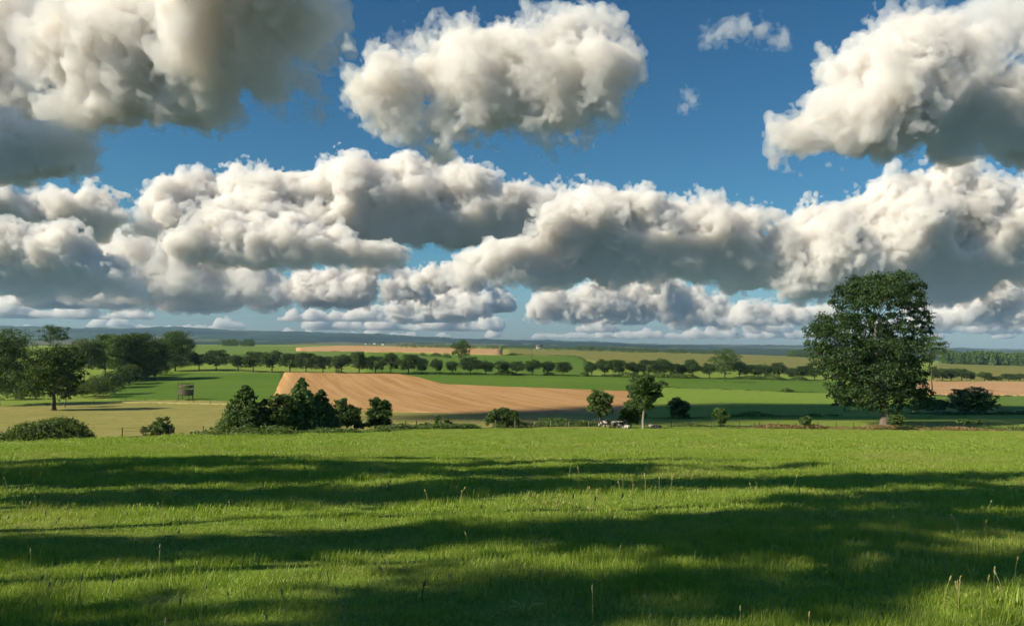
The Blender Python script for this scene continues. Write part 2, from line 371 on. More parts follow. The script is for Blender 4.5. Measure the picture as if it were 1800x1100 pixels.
def plain_mat(name, c1, c2, scale=3.0, rough=0.9, stretch=(1, 1, 0.15)):
    m, n, l = nodes(name)
    tc = n.new('ShaderNodeTexCoord').outputs['Object']
    col = mixc(n, l, noise_node(n, l, mapping(n, l, tc, stretch), scale, 6, 0.65), c1, c2)
    b = n.new('ShaderNodeBsdfPrincipled'); b.inputs['Roughness'].default_value = rough; b.inputs['Specular IOR Level'].default_value = 0.2
    l.new(col, b.inputs['Base Color'])
    o = n.new('ShaderNodeOutputMaterial'); l.new(b.outputs[0], o.inputs['Surface'])
    return m

# ------------------------------------------------------------------ the lie of the land
COLS = np.array([-100, 450, 900, 1350, 1900], dtype=float)
TAB = {  # distance: picture row of the ground at the five columns (None: the near meadow slope)
    44: (787, None, None, None, None), 60: (786, None, None, None, None), 75: (781, 766, None, None, None), 95: (771, 763, None, None, None),
    120: (759, 756, 753, None, None), 150: (745, 745, 745, 744.5, 745.5), 200: (727, 728, 728, 731, 734), 250: (713, 712, 712, 717, 723),
    330: (688, 687, 687, 698, 707), 430: (660, 657, 660, 678, 691), 600: (638, 636, 640, 660, 674), 900: (620, 619, 624, 643, 656),
    1400: (609, 608, 613, 629, 643), 1700: (607, 606, 611, 626, 640), 2300: (612, 611, 616, 629, 643), 3200: (611, 611, 615, 627, 640),
    4500: (602, 604, 609, 622, 632), 5500: (597, 600, 606, 617, 627), 6500: (600, 602, 608, 618, 628), 8500: (584, 590, 602, 613, 620),
    10500: (574, 580, 597.5, 608, 616), 14000: (579, 586, 603, 612, 618)}
DIST = np.array(sorted(TAB), dtype=float)
GRADE = 0.09
TZ = np.zeros((len(DIST), len(COLS)))
for i, d in enumerate(DIST):
    for j, c in enumerate(COLS):
        r = TAB[int(d)][j]
        TZ[i, j] = -GRADE * d if r is None else EYE + ray(c, r)[1] * d
def catmull(p0, p1, p2, p3, t):
    return 0.5 * (2 * p1 + (p2 - p0) * t + (2 * p0 - 5 * p1 + 4 * p2 - p3) * t * t + (3 * p1 - p0 - 3 * p2 + p3) * t ** 3)
LD = np.log(DIST)
def far_height(px, Y):
    px = np.clip(px, COLS[0], COLS[-1]); ly = np.clip(np.log(np.maximum(Y, 1.0)), LD[0], LD[-1] - 1e-9)
    j = np.clip(np.searchsorted(COLS, px, side='right') - 1, 0, len(COLS) - 2); tj = (px - COLS[j]) / (COLS[j + 1] - COLS[j])
    i = np.clip(np.searchsorted(LD, ly, side='right') - 1, 0, len(LD) - 2); ti = (ly - LD[i]) / (LD[i + 1] - LD[i])
    def row(k):
        k = np.clip(k, 0, len(LD) - 1); q = lambda a: TZ[k, np.clip(a, 0, len(COLS) - 1)]
        return catmull(q(j - 1), q(j), q(j + 1), q(j + 2), tj)
    a, b = row(i), row(i + 1)
    return a + (b - a) * (ti * ti * (3 - 2 * ti) * 0.35 + ti * 0.65)
EDGE_X = [-200, 0, 300, 450, 650, 900, 1150, 1500, 2000]
EDGE_Y = [40, 44, 60, 70, 91, 113, 126, 139, 141]
def edge(px): return np.interp(px, EDGE_X, EDGE_Y)
def H(x, Y, bumps=True):
    x = np.asarray(x, dtype=float); Y = np.asarray(Y, dtype=float)
    sh = x.shape; x = x.ravel(); Y = Y.ravel()
    px = 900 + 1400 * x / np.maximum(Y, 25.0)
    e = edge(px); near = -GRADE * Y; near = np.where(Y < 0, -0.05 * Y, near)
    k = np.clip((Y / e - 0.97) / 0.16, 0, 1); k = k * k * (3 - 2 * k)
    z = near * (1 - k) + far_height(px, Y) * k
    P = np.stack([x, Y, np.zeros_like(x)], 1)
    if bumps:
        z = z + np.clip(1.3 - Y / 110, 0, 1) * (0.05 * fbm(P / 2.2, 2, 3) + 0.10 * fbm(P / 9.0, 2, 4))
        far = np.clip((Y - 4000) / 4000, 0, 1)
        if far.max() > 0: z = z + far * (16 * fbm(P / 900.0, 4, 8, 0.55))
    return z.reshape(sh)
YS = np.exp(np.linspace(math.log(3.0), math.log(13800.0), 2400))
def ground(px, py, ymin=3.0):
    """the place on the ground seen at a picture point"""
    a, b = ray(px, py); ys = YS[YS >= ymin]
    d = H(a * ys, ys, False) - (EYE + b * ys)
    k = np.argmax(d > 0)
    if d[k] <= 0:
        k = int(np.argmax(d)); Y = ys[k]
    elif k == 0: Y = ys[0]
    else:
        t = d[k - 1] / (d[k - 1] - d[k]); Y = ys[k - 1] + t * (ys[k] - ys[k - 1])
    x = a * Y
    return Vector((x, Y, float(H(np.array([x]), np.array([Y]), False)[0])))
def fan(name, ys, half, ncol, mat, dz=0.0):
    ys = np.asarray(ys); t = np.linspace(-1, 1, ncol); t = np.sign(t) * (0.55 * np.abs(t) + 0.45 * np.abs(t) ** 2.2)
    W = np.array([half(y) for y in ys])
    X = W[:, None] * t[None, :]; Yg = np.repeat(ys[:, None], ncol, 1)
    Z = H(X, Yg) + dz
    V = np.stack([X, Yg, Z], 2).reshape(-1, 3)
    i = np.arange((len(ys) - 1) * ncol).reshape(len(ys) - 1, ncol)[:, :-1].ravel()
    o = mesh_np(name, V, quads=np.stack([i, i + 1, i + ncol + 1, i + ncol], 1), mat=mat, smooth=True)
    o['kind'] = 'structure'
    return o
G_GROUND = field_mat('meadow_grass', (0.135, 0.225, 0.026), (0.180, 0.255, 0.038), (0.200, 0.235, 0.055), big=0.05, small=1.1, bump=0.06, speck=(0.9, 0.66, (0.070, 0.125, 0.018)))
half = lambda y: max(1.7 * abs(y), 90.0)
fan('ground', np.concatenate([np.arange(-70, 40, 1.0), np.exp(np.linspace(math.log(40), math.log(2500), 260))]), half, 360, G_GROUND)

def resample(pts, n):
    p = np.array(pts, dtype=float); return np.stack([np.linspace(p[0, 0], p[-1, 0], n), np.interp(np.linspace(p[0, 0], p[-1, 0], n), p[:, 0], p[:, 1])], 1)
def sheet(name, top, bottom, mat, lift=1.0, n=70, m=26, ymin=40.0, kind='structure', ragged=0.25, edge_k=0):
    """one field, bounded by two picture outlines thrown onto the ground"""
    A = resample(top, n); B = resample(bottom, n); V = []
    wob = np.stack([np.arange(n) * 0.9, np.full(n, float(len(name))), np.zeros(n)], 1)
    A[:, 1] += 0.22 * fbm(wob, 2, 5); B[:, 1] += 0.35 * fbm(wob + 9, 2, 6)
    for (ax, ay), (bx, by) in zip(A, B):
        p = ground(ax, ay, ymin)
        if edge_k: Y_ = float(edge(bx)) * edge_k; q = Vector((ray(bx, by)[0] * Y_, Y_, 0))
        else: q = ground(bx, by, ymin)
        f = np.concatenate([[0, 0.004], np.linspace(0.02, 0.98, m - 4), [0.996, 1]]); Yv = np.exp(np.log(q.y) + f * (math.log(p.y) - math.log(q.y)))
        tx = q.x / q.y + f * (p.x / p.y - q.x / q.y)
        V.append(np.stack([tx * Yv, Yv], 1))
    V = np.array(V); X, Yv = V[:, :, 0], V[:, :, 1]
    # the first and last columns are a narrow verge that runs down into the soil, as do the ends
    X[0] += (X[1] - X[0]) * 0.0; k0 = (X[1] - X[0]) * 0.9; k1 = (X[-1] - X[-2]) * 0.9
    X[1] -= k0; X[-2] += k1
    Yv[1] += (Yv[0] - Yv[1]) * 0.9; Yv[-2] += (Yv[-1] - Yv[-2]) * 0.9
    if ragged:
        for c_ in (slice(0, 2), slice(-2, None)):
            X[c_] += (ragged * fbm(np.stack([Yv[c_][0] / 6.0, np.zeros(m), np.zeros(m)], 1), 2, 12))[None, :]
    L_ = lift * (0.05 + 0.0004 * Yv); L_[0] = L_[-1] = -0.25; L_[:, 0] = L_[:, -1] = -0.25
    Z = H(X, Yv) + L_
    P = np.stack([X, Yv, Z], 2).reshape(-1, 3)
    i = np.arange((n - 1) * m).reshape(n - 1, m)[:, :-1].ravel()
    o = mesh_np(name, P, quads=np.stack([i, i + m, i + m + 1, i + 1], 1), mat=mat, smooth=True)
    o['kind'] = kind
    return o
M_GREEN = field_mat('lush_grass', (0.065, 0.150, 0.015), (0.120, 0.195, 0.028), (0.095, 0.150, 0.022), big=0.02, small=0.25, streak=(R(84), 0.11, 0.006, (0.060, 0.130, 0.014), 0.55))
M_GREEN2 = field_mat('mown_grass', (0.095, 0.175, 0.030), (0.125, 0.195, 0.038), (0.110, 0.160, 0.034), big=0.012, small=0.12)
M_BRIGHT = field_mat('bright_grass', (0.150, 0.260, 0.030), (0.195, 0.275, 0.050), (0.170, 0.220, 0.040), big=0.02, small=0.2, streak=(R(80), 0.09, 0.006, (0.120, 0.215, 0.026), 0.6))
M_DRY = field_mat('dry_meadow_grass', (0.255, 0.240, 0.070), (0.340, 0.295, 0.105), (0.180, 0.200, 0.045), big=0.05, small=0.35, streak=(0.2, 0.04, 0.3, (0.16, 0.18, 0.045), 0.5), speck=(0.7, 0.62, (0.12, 0.13, 0.035)))
M_TAN = field_mat('stubble', (0.320, 0.178, 0.070), (0.378, 0.222, 0.094), (0.275, 0.150, 0.056), big=0.02, small=0.3,
                  streak=(R(-18), 0.35, 0.012, (0.47, 0.30, 0.138), 0.85), speck=(0.25, 0.70, (0.31, 0.165, 0.07)))
M_OLIVE = field_mat('ripe_crop', (0.175, 0.170, 0.045), (0.225, 0.200, 0.065), (0.150, 0.165, 0.040), big=0.006, small=0.05, streak=(R(75), 0.02, 0.001, (0.12, 0.155, 0.035), 0.7))
M_PALE = field_mat('stubble_far', (0.43, 0.27, 0.14), (0.48, 0.31, 0.17), (0.40, 0.25, 0.125), big=0.01, small=0.1, streak=(R(80), 0.03, 0.002, (0.36, 0.23, 0.115), 0.6))
M_MAIZE = field_mat('maize', (0.030, 0.060, 0.012), (0.045, 0.080, 0.018), big=0.05, small=0.5)

sheet('far_green_field', [(300,607.5),(520,609),(640,612)], [(300,640),(520,642),(640,644)], M_GREEN2)
sheet('far_stubble_field', [(520,612),(600,608.5),(740,611),(882,614.5)], [(520,618),(600,618),(740,620),(882,624)], M_PALE, 2.0)
sheet('far_olive_field', [(884,614),(1100,617),(1300,624),(1460,629)], [(884,624),(1010,627),(1060,640),(1460,652)], M_OLIVE, 2.0)
sheet('middle_green_field', [(640,620),(760,624),(884,626),(1010,627),(1034,637)], [(640,656),(760,658),(884,659),(1010,660),(1034,660)], M_GREEN, 1.5)
sheet('green_field', [(180,665),(300,655),(420,655),(500,657)], [(200,702),(300,703),(400,704),(494,706)], M_GREEN)
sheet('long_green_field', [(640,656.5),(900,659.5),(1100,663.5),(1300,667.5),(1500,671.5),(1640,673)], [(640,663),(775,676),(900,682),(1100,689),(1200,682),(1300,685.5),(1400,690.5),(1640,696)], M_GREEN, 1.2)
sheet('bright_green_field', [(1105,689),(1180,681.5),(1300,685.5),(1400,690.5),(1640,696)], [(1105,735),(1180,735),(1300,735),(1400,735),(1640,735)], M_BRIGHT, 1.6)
sheet('stubble_field', [(500,655.5),(600,655.5),(700,657.5),(738,664),(778,675.5),(900,681),(1000,684.5),(1120,689)], [(470,714),(600,722),(700,725),(850,728),(1000,729),(1120,728)], M_TAN, 2.2)
sheet('dry_meadow', [(-700,722),(-150,716),(0,713),(200,707),(300,703.5),(400,705),(470,714),(600,722),(700,725),(850,728),(1000,729),(1110,728)],
      [(-700,786),(-150,786),(0,783),(200,776),(300,771),(400,766),(470,763),(600,758.5),(700,755.5),(850,752.5),(1000,751),(1110,750)], M_DRY, 1.4, n=120, edge_k=1.035)
sheet('right_stubble_field', [(1600,670),(1700,671),(1860,673)], [(1600,694),(1700,694.5),(1860,696)], M_PALE, 2.4)
sheet('right_green_field', [(1600,696),(1700,696),(1860,697.5)], [(1600,728),(1700,727),(1860,726)], M_GREEN2, 2.0)
sheet('right_far_field', [(1640,640),(1860,646)], [(1640,668),(1860,671)], M_OLIVE, 2.0)

M_TRACK = field_mat('trodden_straw', (0.42, 0.37, 0.17), (0.34, 0.31, 0.13), (0.28, 0.27, 0.10), big=0.2, small=1.0)
sheet('farm_track', [(215,707.6),(300,708.6),(405,711)], [(215,709),(300,710.2),(405,712.8)], M_TRACK, 2.8, m=12)

# far wooded hills
m, n, l = nodes('wooded_hills')
g = n.new('ShaderNodeNewGeometry').outputs['Position']
v = mapping(n, l, g, (0.9, 0.35, 1))
vo = n.new('ShaderNodeTexVoronoi'); vo.inputs['Scale'].default_value = 0.0014; l.new(v, vo.inputs['Vector'])
sp = n.new('ShaderNodeSeparateColor'); l.new(vo.outputs['Color'], sp.inputs[0])
fieldc = mixc(n, l, sp.outputs[1], (0.11, 0.105, 0.05), (0.055, 0.085, 0.025))
cr = n.new('ShaderNodeMapRange'); cr.inputs[1].default_value = 0.66; cr.inputs[2].default_value = 0.70; l.new(sp.outputs[0], cr.inputs[0])
col = mixc(n, l, cr.outputs[0], mixc(n, l, noise_node(n, l, g, 0.006, 6), (0.014, 0.030, 0.014), (0.028, 0.050, 0.020)), fieldc)
b = n.new('ShaderNodeBsdfPrincipled'); b.inputs['Roughness'].default_value = 1.0; b.inputs['Specular IOR Level'].default_value = 0.0
l.new(col, b.inputs['Base Color'])
o = n.new('ShaderNodeOutputMaterial'); l.new(b.outputs[0], o.inputs['Surface'])
hills = fan('hills', np.exp(np.linspace(math.log(2400), math.log(13800), 240)), lambda y: 1.7 * y, 560, m, -0.6)
hm = hills.data; co = np.empty(len(hm.vertices) * 3, dtype=np.float32); hm.vertices.foreach_get('co', co); co = co.reshape(-1, 3)
w = np.clip((co[:, 1] - 3500) / 1500, 0, 1)
co[:, 2] += (w * np.clip(fbm(co * np.array((1, 1, 0)) / 160.0, 3, 21, 0.7) * 9, -1, 14)).astype(np.float32)
hm.vertices.foreach_set('co', co.ravel()); hm.update()

# the air between: one even body of haze, sky and clouds outside it
def box(name, lo, hi, mat):
    v = [(x, y, z) for x in (lo[0], hi[0]) for y in (lo[1], hi[1]) for z in (lo[2], hi[2])]
    return mesh_np(name, v, quads=[(0,1,3,2),(4,6,7,5),(0,4,5,1),(2,3,7,6),(0,2,6,4),(1,5,7,3)], mat=mat)
if True:
    hz = box('haze', (-24000, -200, float(TZ.min()) - 160), (24000, 13900, 330), None)
    m, n, l = nodes('haze'); pv = n.new('ShaderNodeVolumePrincipled')
    pv.inputs['Color'].default_value = (0.42, 0.67, 1.0, 1); pv.inputs['Density'].default_value = 4.6e-5; pv.inputs['Anisotropy'].default_value = 0.0
    o = n.new('ShaderNodeOutputMaterial'); l.new(pv.outputs[0], o.inputs['Volume'])
    hz.data.materials.append(m); hz['kind'] = 'stuff'
# ------------------------------------------------------------------ trees
rng0 = np.random.default_rng(11)
def leaf_quads(centres, size, rng, outward, flat=0.35):
    n = len(centres)
    d = rng.normal(size=(n, 3)) + outward * 0.9 + np.array((0, 0, 0.35)); d /= np.linalg.norm(d, axis=1)[:, None]
    a = np.cross(d, rng.normal(size=(n, 3))); a /= np.linalg.norm(a, axis=1)[:, None]; b = np.cross(d, a)
    L_ = size * rng.uniform(0.6, 1.35, (n, 1)); W_ = L_ * rng.uniform(0.4, 0.7, (n, 1))
    droop = -d * L_ * 0.18
    P = np.stack([centres - a * L_ + droop, centres - b * W_, centres + a * L_ + droop, centres + b * W_], 1)
    return P.reshape(-1, 3)
def crown_points(lobes, n, rng, clump=0.2, shell=0.55, per=26):
    """leaf centres in clumps spread through the outer volume of a set of lobes (x, y, z, rx, ry, rz)"""
    Lb = np.array(lobes, dtype=float)
    w = (Lb[:, 3] * Lb[:, 4] * Lb[:, 5]) ** 0.72; w /= w.sum()
    nc = max(8, n // per)
    li = rng.choice(len(Lb), nc, p=w)
    d = rng.normal(size=(nc, 3)); d /= np.linalg.norm(d, axis=1)[:, None]
    low = d[:, 2] < -0.6; d[low, 2] *= -1
    rr = shell + (1 - shell) * rng.uniform(0, 1, nc) ** 0.6
    cc = Lb[li, :3] + d * rr[:, None] * Lb[li, 3:6]
    k = rng.integers(0, nc, n)
    sg = np.minimum(Lb[li, 3], Lb[li, 5])[k] * clump
    g = rng.normal(size=(n, 3)) * sg[:, None] * np.array((1.15, 1.15, 0.7))
    P = cc[k] + g
    out = d[k] * 0.6 + g / (sg[:, None] + 1e-6) * 0.35
    return P, out
def tube(path, radii, sides=7):
    path = np.array(path, dtype=float); V = []; Q = []
    for i, p in enumerate(path):
        t = path[min(i + 1, len(path) - 1)] - path[max(i - 1, 0)]; t = t / (np.linalg.norm(t) + 1e-9)
        u = np.cross(t, (0, 1, 0.02)) if abs(t[1]) < 0.9 else np.cross(t, (1, 0, 0)); u /= np.linalg.norm(u); v = np.cross(t, u)
        for k in range(sides):
            a = 2 * math.pi * k / sides; V.append(p + (u * math.cos(a) + v * math.sin(a)) * radii[i])
    for i in range(len(path) - 1):
        for k in range(sides):
            Q.append((i * sides + k, i * sides + (k + 1) % sides, (i + 1) * sides + (k + 1) % sides, (i + 1) * sides + k))
    V.append(path[-1]); e = len(V) - 1; T = [((len(path) - 1) * sides + k, (len(path) - 1) * sides + (k + 1) % sides, e) for k in range(sides)]
    return np.array(V), Q, T
def join(parts):
    V = []; Q = []; T = []; n = 0
    for v, q, t in parts:
        V.append(np.asarray(v)); Q += [tuple(i + n for i in f) for f in q]; T += [tuple(i + n for i in f) for f in t]; n += len(v)
    return np.concatenate(V), Q, T
def trunk_mesh(lobes, r0, rng, fork=0.35, lean=0.0, limbs=14, flare=1.5, sink=0.4):
    Lb = np.array(lobes, dtype=float); top = Lb[:, 2].max(); low = (Lb[:, 2] - Lb[:, 5]).min()
    cx, cy = np.average(Lb[:, :2], axis=0, weights=Lb[:, 3] ** 2)
    hgt = low + (top - low) * 0.75
    path = []; rad = []
    for k in range(9):
        t = k / 8.0; z = -sink + t * (hgt + sink)
        path.append((cx * t ** 1.5 + rng.normal() * 0.02 * hgt * t, cy * t ** 1.5 + rng.normal() * 0.02 * hgt * t, z)); rad.append(r0 * (1 - 0.85 * t) * (flare if k == 0 else 1.0))
    parts = [tube(path, rad, 8)]; P = np.array(path)
    order = np.argsort(-Lb[:, 3])[:limbs]
    for i in order:
        c = Lb[i, :3]; zt = max(low * 0.5, min(hgt * 0.95, c[2] - 0.45 * math.hypot(c[0], c[1]) - 0.2 * Lb[i, 5]))
        f = np.interp(zt, P[:, 2], np.arange(9)); s0 = np.array([np.interp(f, np.arange(9), P[:, k]) for k in range(3)])
        m1 = s0 * 0.55 + c * 0.45 + np.array((0, 0, 0.12 * np.linalg.norm(c - s0))); rr = np.interp(f, np.arange(9), rad) * 0.55
        e = c + (c - s0) * 0.15
        parts.append(tube([s0, m1, c, e], [rr, rr * 0.7, rr * 0.4, rr * 0.12], 6))
    return join(parts)
GREY_BARK = plain_mat('grey_bark', (0.105, 0.092, 0.076), (0.185, 0.165, 0.140), 2.0)
BARK = plain_mat('bark', (0.060, 0.048, 0.036), (0.120, 0.100, 0.078), 2.5)
PALE_BARK = plain_mat('pale_bark', (0.20, 0.18, 0.15), (0.34, 0.31, 0.27), 2.0)
LEAF = {
    'old oak': leaf_mat('old_oak_leaves', (0.026, 0.058, 0.021), (0.060, 0.108, 0.034), 0.3),
    'oak': leaf_mat('oak_leaves', (0.036, 0.074, 0.017), (0.074, 0.134, 0.026)),
    'dark': leaf_mat('dark_leaves', (0.050, 0.100, 0.031), (0.103, 0.172, 0.047), 0.32),
    'lime': leaf_mat('lime_leaves', (0.035, 0.071, 0.023), (0.068, 0.121, 0.035), 0.25),
    'ash': leaf_mat('ash_leaves', (0.039, 0.076, 0.021), (0.081, 0.136, 0.034)),
    'willow': leaf_mat('willow_leaves', (0.075, 0.110, 0.045), (0.130, 0.170, 0.075)),
    'shrub': leaf_mat('shrub_leaves', (0.072, 0.116, 0.039), (0.132, 0.192, 0.063), 0.38),
    'fir': leaf_mat('fir_needles', (0.068, 0.135, 0.050), (0.141, 0.225, 0.075), 0.35),
    'dry': leaf_mat('dry_grass', (0.25, 0.18, 0.085), (0.36, 0.265, 0.14)),
}
def build_tree(name, lobes, n, leaf, r0, kind, seed, bark=None, clump=0.2, shell=0.55, limbs=12, per=26, sink=0.4):
    """a thing at the origin: trunk with limbs, and a crown of leaf clumps"""
    rng = np.random.default_rng(seed)
    t = empty(name, (0, 0, 0))
    if r0 > 0:
        v, q, tr = trunk_mesh(lobes, r0, rng, limbs=limbs, sink=sink)
        mesh_np('trunk' if name.endswith('tree') else 'stem', v, quads=q, tris=tr, mat=bark or BARK, parent=t, smooth=True)
    P, out = crown_points(lobes, n, rng, clump, shell, per)
    keep = P[:, 2] > 0.02; P = P[keep]; out = out[keep]
    V = leaf_quads(P, leaf, rng, out)
    mesh_np('crown' if name.endswith('tree') else 'foliage', V, quads=np.arange(len(V)).reshape(-1, 4), mat=LEAF[kind], parent=t)
    return t
def copy_tree(o):
    c = o.copy(); COL.objects.link(c)
    for ch in o.children:
        d = ch.copy(); COL.objects.link(d); d.parent = c
    return c
def px_lobes(bx, by, Y, spec, rng, back=True, cx=None, half=None, squash=1.0):
    """lobes given in picture units (x, row, r) round the foot (bx, by) at distance Y, filled out in depth"""
    s = Y / 1400.0; out = []
    xs = [p[0] for p in spec]; cx = cx or (min(xs) + max(xs)) / 2; half = half or (max(p[0] + p[2] for p in spec) - min(p[0] - p[2] for p in spec)) / 2
    for p in spec:
        x, r, rad = p[:3]
        X = (x - bx) * s; Z = (by - r) * s; Rm = rad * s
        e = max(0.0, 1 - ((x - cx) / half) ** 2) ** 0.5 * half * s * 0.62 * squash
        if back and e > Rm * 0.7:
            for d in (-e, 0, e):
                out.append((X, d + rng.normal() * Rm * 0.2, Z, Rm, Rm, Rm * 0.9))
        else:
            out.append((X, rng.normal() * Rm * 0.3, Z, Rm, Rm, Rm * 0.9))
    return out
def pic_tree(name, label, cat, bx, by, spec, n, leaf, trunk, kind, seed, Y=None, ymin=30.0, group=None, bark=None, **kw):
    """one particular tree or bush; trunk radius, leaf size in metres"""
    rng = np.random.default_rng(seed)
    if Y is None:
        p = ground(bx, by, ymin)
    else:
        a = ray(bx, by)[0]; p = Vector((a * Y, Y, float(H(np.array([a * Y]), np.array([float(Y)]))[0])))
    q = at(bx, by, p.y)
    lobes = px_lobes(bx, by, p.y, spec, rng)
    dz = q.z - p.z
    lobes = [(a, b_, c + dz, d, e, f) for a, b_, c, d, e, f in lobes]
    t = build_tree(name, lobes, n, leaf, trunk, kind, seed, bark, **kw)
    t.location = p
    tag(t, label, cat, group)
    return t

# the big tree at the right
pic_tree('broadleaf_tree', 'largest tree of all, tall with a wide dark crown above the skyline', 'tree', 1557, 746,
    [(1532 + (x_ - 1532) * 0.94, y_, r_) for x_, y_, r_ in [(1540,502,24),(1570,502,22),(1512,512,19),(1591,514,18),(1493,538,16),(1530,532,24),(1575,530,24),(1603,542,14),(1603,562,17),(1624,572,11),(1464,567,18),(1440,585,18),(1472,590,22),(1434,612,14),(1512,570,18),(1497,556,11),(1532,561,10),(1553,585,20),
     (1460,630,22),(1500,615,24),(1545,620,24),(1588,612,22),(1602,640,17),(1482,660,22),(1520,660,24),(1562,655,26),(1598,672,16),(1500,690,17),(1540,688,18),(1575,690,17),(1476,688,13),(1620,585,10),(1590,590,16),(1450,648,15),(1508,706,12),(1484,704,10),(1592,692,14),(1560,640,26),(1530,650,24),(1560,690,16),(1500,712,12),(1530,716,12),(1546,721,9),(1580,712,12),(1600,702,11),(1520,702,15),(1610,662,13),(1610,690,12)]],
    80000, 0.22, 0.85, 'old oak', 101, clump=0.2, shell=0.5, limbs=40, bark=GREY_BARK, sink=0.3)

# avenue: four trees of one kind, then copies
def avenue_proto(seed, ratio):
    rng = np.random.default_rng(seed)
    lobes = []
    for k in range(11):
        a = rng.uniform(0, 6.28); u = rng.uniform(-0.8, 0.85); q = math.sqrt(1 - u * u)
        lobes.append((0.30 * ratio * q * math.cos(a), 0.30 * ratio * q * math.sin(a), 0.55 + 0.28 * u * (0.85 + 0.3 * rng.random()), 0.19 * ratio, 0.19 * ratio, 0.17))
    lobes.append((0.05 * rng.normal(), 0, 0.56, 0.3 * ratio, 0.3 * ratio, 0.3)); lobes.append((0.12 * rng.normal(), 0, 0.3, 0.2, 0.2, 0.12))
    return build_tree('avenue_tree', [tuple(12 * v for v in b_) for b_ in lobes], 8000, 0.26, 0.36, 'lime', seed, clump=0.24, shell=0.6, limbs=7, sink=0.3)
PROTO = [avenue_proto(201 + k, 0.92 + 0.05 * k) for k in range(6)]
USED = set()
ORD = ['first','second','third','fourth','fifth','sixth','seventh','eighth','ninth','tenth','eleventh','twelfth','thirteenth','fourteenth','fifteenth','sixteenth','seventeenth','eighteenth','nineteenth','twentieth','twenty-first','twenty-second','twenty-third','twenty-fourth','twenty-fifth']
def avenue(spec, where, group):
    for i, (px, top, base, w) in enumerate(spec):
        p = ground(px, base, 200.0); s = p.y / 1400.0
        k = (i * 7 + int(px)) % 6; o = PROTO[k]
        if k in USED: o = copy_tree(o)
        USED.add(k)
        hgt = (base - top) * s; wid = w * s
        o.scale = (wid / (12 * 0.75), wid / (12 * 0.75), hgt / 12.0); o.location = p; o.rotation_euler = (0, 0, (px * 1.7) % 6.28)
        look = 'low ' if hgt < 7.5 else 'tall ' if hgt > 12.3 else ''
        tag(o, f'{look}round tree, {ORD[i]} from left in {where}', 'tree', group)
avenue([(350,618,650,27),(380,612,652,34),(418,618,653,30),(445,615,654,30),(478,613,655,33),(510,617,655,30),(538,617,656,27),(568,622,656,28),(600,620,657,30),(631,616,657,30),(660,623,657,27),(687,617,657,28),(718,620,658,32),(742,626,658,24),(768,628,658,18),(795,630,658,20),(827,625,659,30),(853,629,659,26),(882,629,660,25),(908,633,658,22),(936,630,660,25),(963,630,660,23),(990,634,660,22)],
       'the avenue left of its gap', 'avenue trees left of the gap')
avenue([(1040,634,661,21),(1063,629,661,25),(1089,629,662,27),(1115,634,662,25),(1140,630,662,29),(1168,628,663,27),(1186,637,663,17),(1198,638,663,15),(1219,629,664,25),(1247,636,664,23),(1300,633,665,29),(1326,638,665,23),(1344,635,666,23),(1370,635,666,23),(1394,645,667,20),(1412,640,667,23),(1432,642,668,21)],
       'the avenue right of its gap', 'avenue trees right of the gap')
avenue([(1640,642,671,21),(1656,645,671,19),(1672,643,671,19),(1690,645,671,23),(1706,648,671,14),(1730,652,671,21),(1742,660,671,11),(1754,660,671,11),(1773,655,671,18),(1793,655,671,17)],
       'the row right of the largest tree', 'row of low trees at the right')

# particular trees and bushes ------------------------------------------------ left side
T = pic_tree
T('broadleaf_tree', 'dark tree cut by the left edge of the photo', 'tree', -2, 690, [(-11,677,11),(7,677,11),(0,600,25),(20,610,22),(-25,620,28),(10,635,29),(32,628,18),(0,660,29),(25,655,20),(-30,660,26),(8,682,18)], 22000, 0.28, 0.4, 'dark', 110, Y=250)
T('broadleaf_tree', 'thin crowned tree poking above the skyline at the left', 'tree', 93, 650, [(85,582,11),(102,584,11),(93,592,13),(80,596,9),(108,594,8),(92,608,9)], 5000, 0.26, 0.4, 'oak', 111, Y=420)
T('broadleaf_tree', 'large dark tree alone in the dry meadow at the left, its trunk showing', 'tree', 95, 722, [(95,622,14),(80,630,16),(112,630,16),(66,645,16),(95,645,20),(125,645,14),(52,665,16),(80,668,20),(110,665,20),(130,668,10),(48,685,12),(70,690,14),(95,688,14),(118,690,12),(110,618,9)], 20000, 0.26, 0.55, 'oak', 112, clump=0.19, sink=0.3)
T('broadleaf_tree', 'slender young tree just behind the large lone tree', 'tree', 114, 717, [(116,690,9),(120,675,10),(112,700,7),(124,690,7)], 2500, 0.24, 0.18, 'oak', 113)
T('willow_tree', 'pale grey green willow beside the left woodland', 'tree', 148, 655, [(139,642,11),(157,642,11),(148,610,16),(135,618,13),(160,616,13),(148,628,17),(128,630,11)], 10200, 0.30, 0.3, 'willow', 114, Y=385)
WG = 'woodland trees at the left'
T('broadleaf_tree', 'tree at the left end of the dark woodland clump', 'tree', 185, 655, [(176,642,11),(194,642,11),(185,602,16),(174,612,13),(196,610,15),(184,625,18),(172,632,13),(196,632,13)], 18360, 0.31, 0.4, 'dark', 115, Y=390, group=WG)
T('broadleaf_tree', 'second tree from the left in the dark woodland clump', 'tree', 214, 655, [(205,642,11),(223,642,11),(210,604,16),(224,602,15),(214,618,18),(202,625,12),(226,624,15),(214,636,16)], 18360, 0.31, 0.4, 'dark', 116, Y=380, group=WG)
T('broadleaf_tree', 'tallest tree in the middle of the dark woodland clump', 'tree', 243, 655, [(234,642,11),(252,642,11),(238,600,15),(252,598,13),(244,612,18),(230,622,13),(258,620,13),(245,632,17)], 18360, 0.31, 0.4, 'oak', 117, Y=385, group=WG)
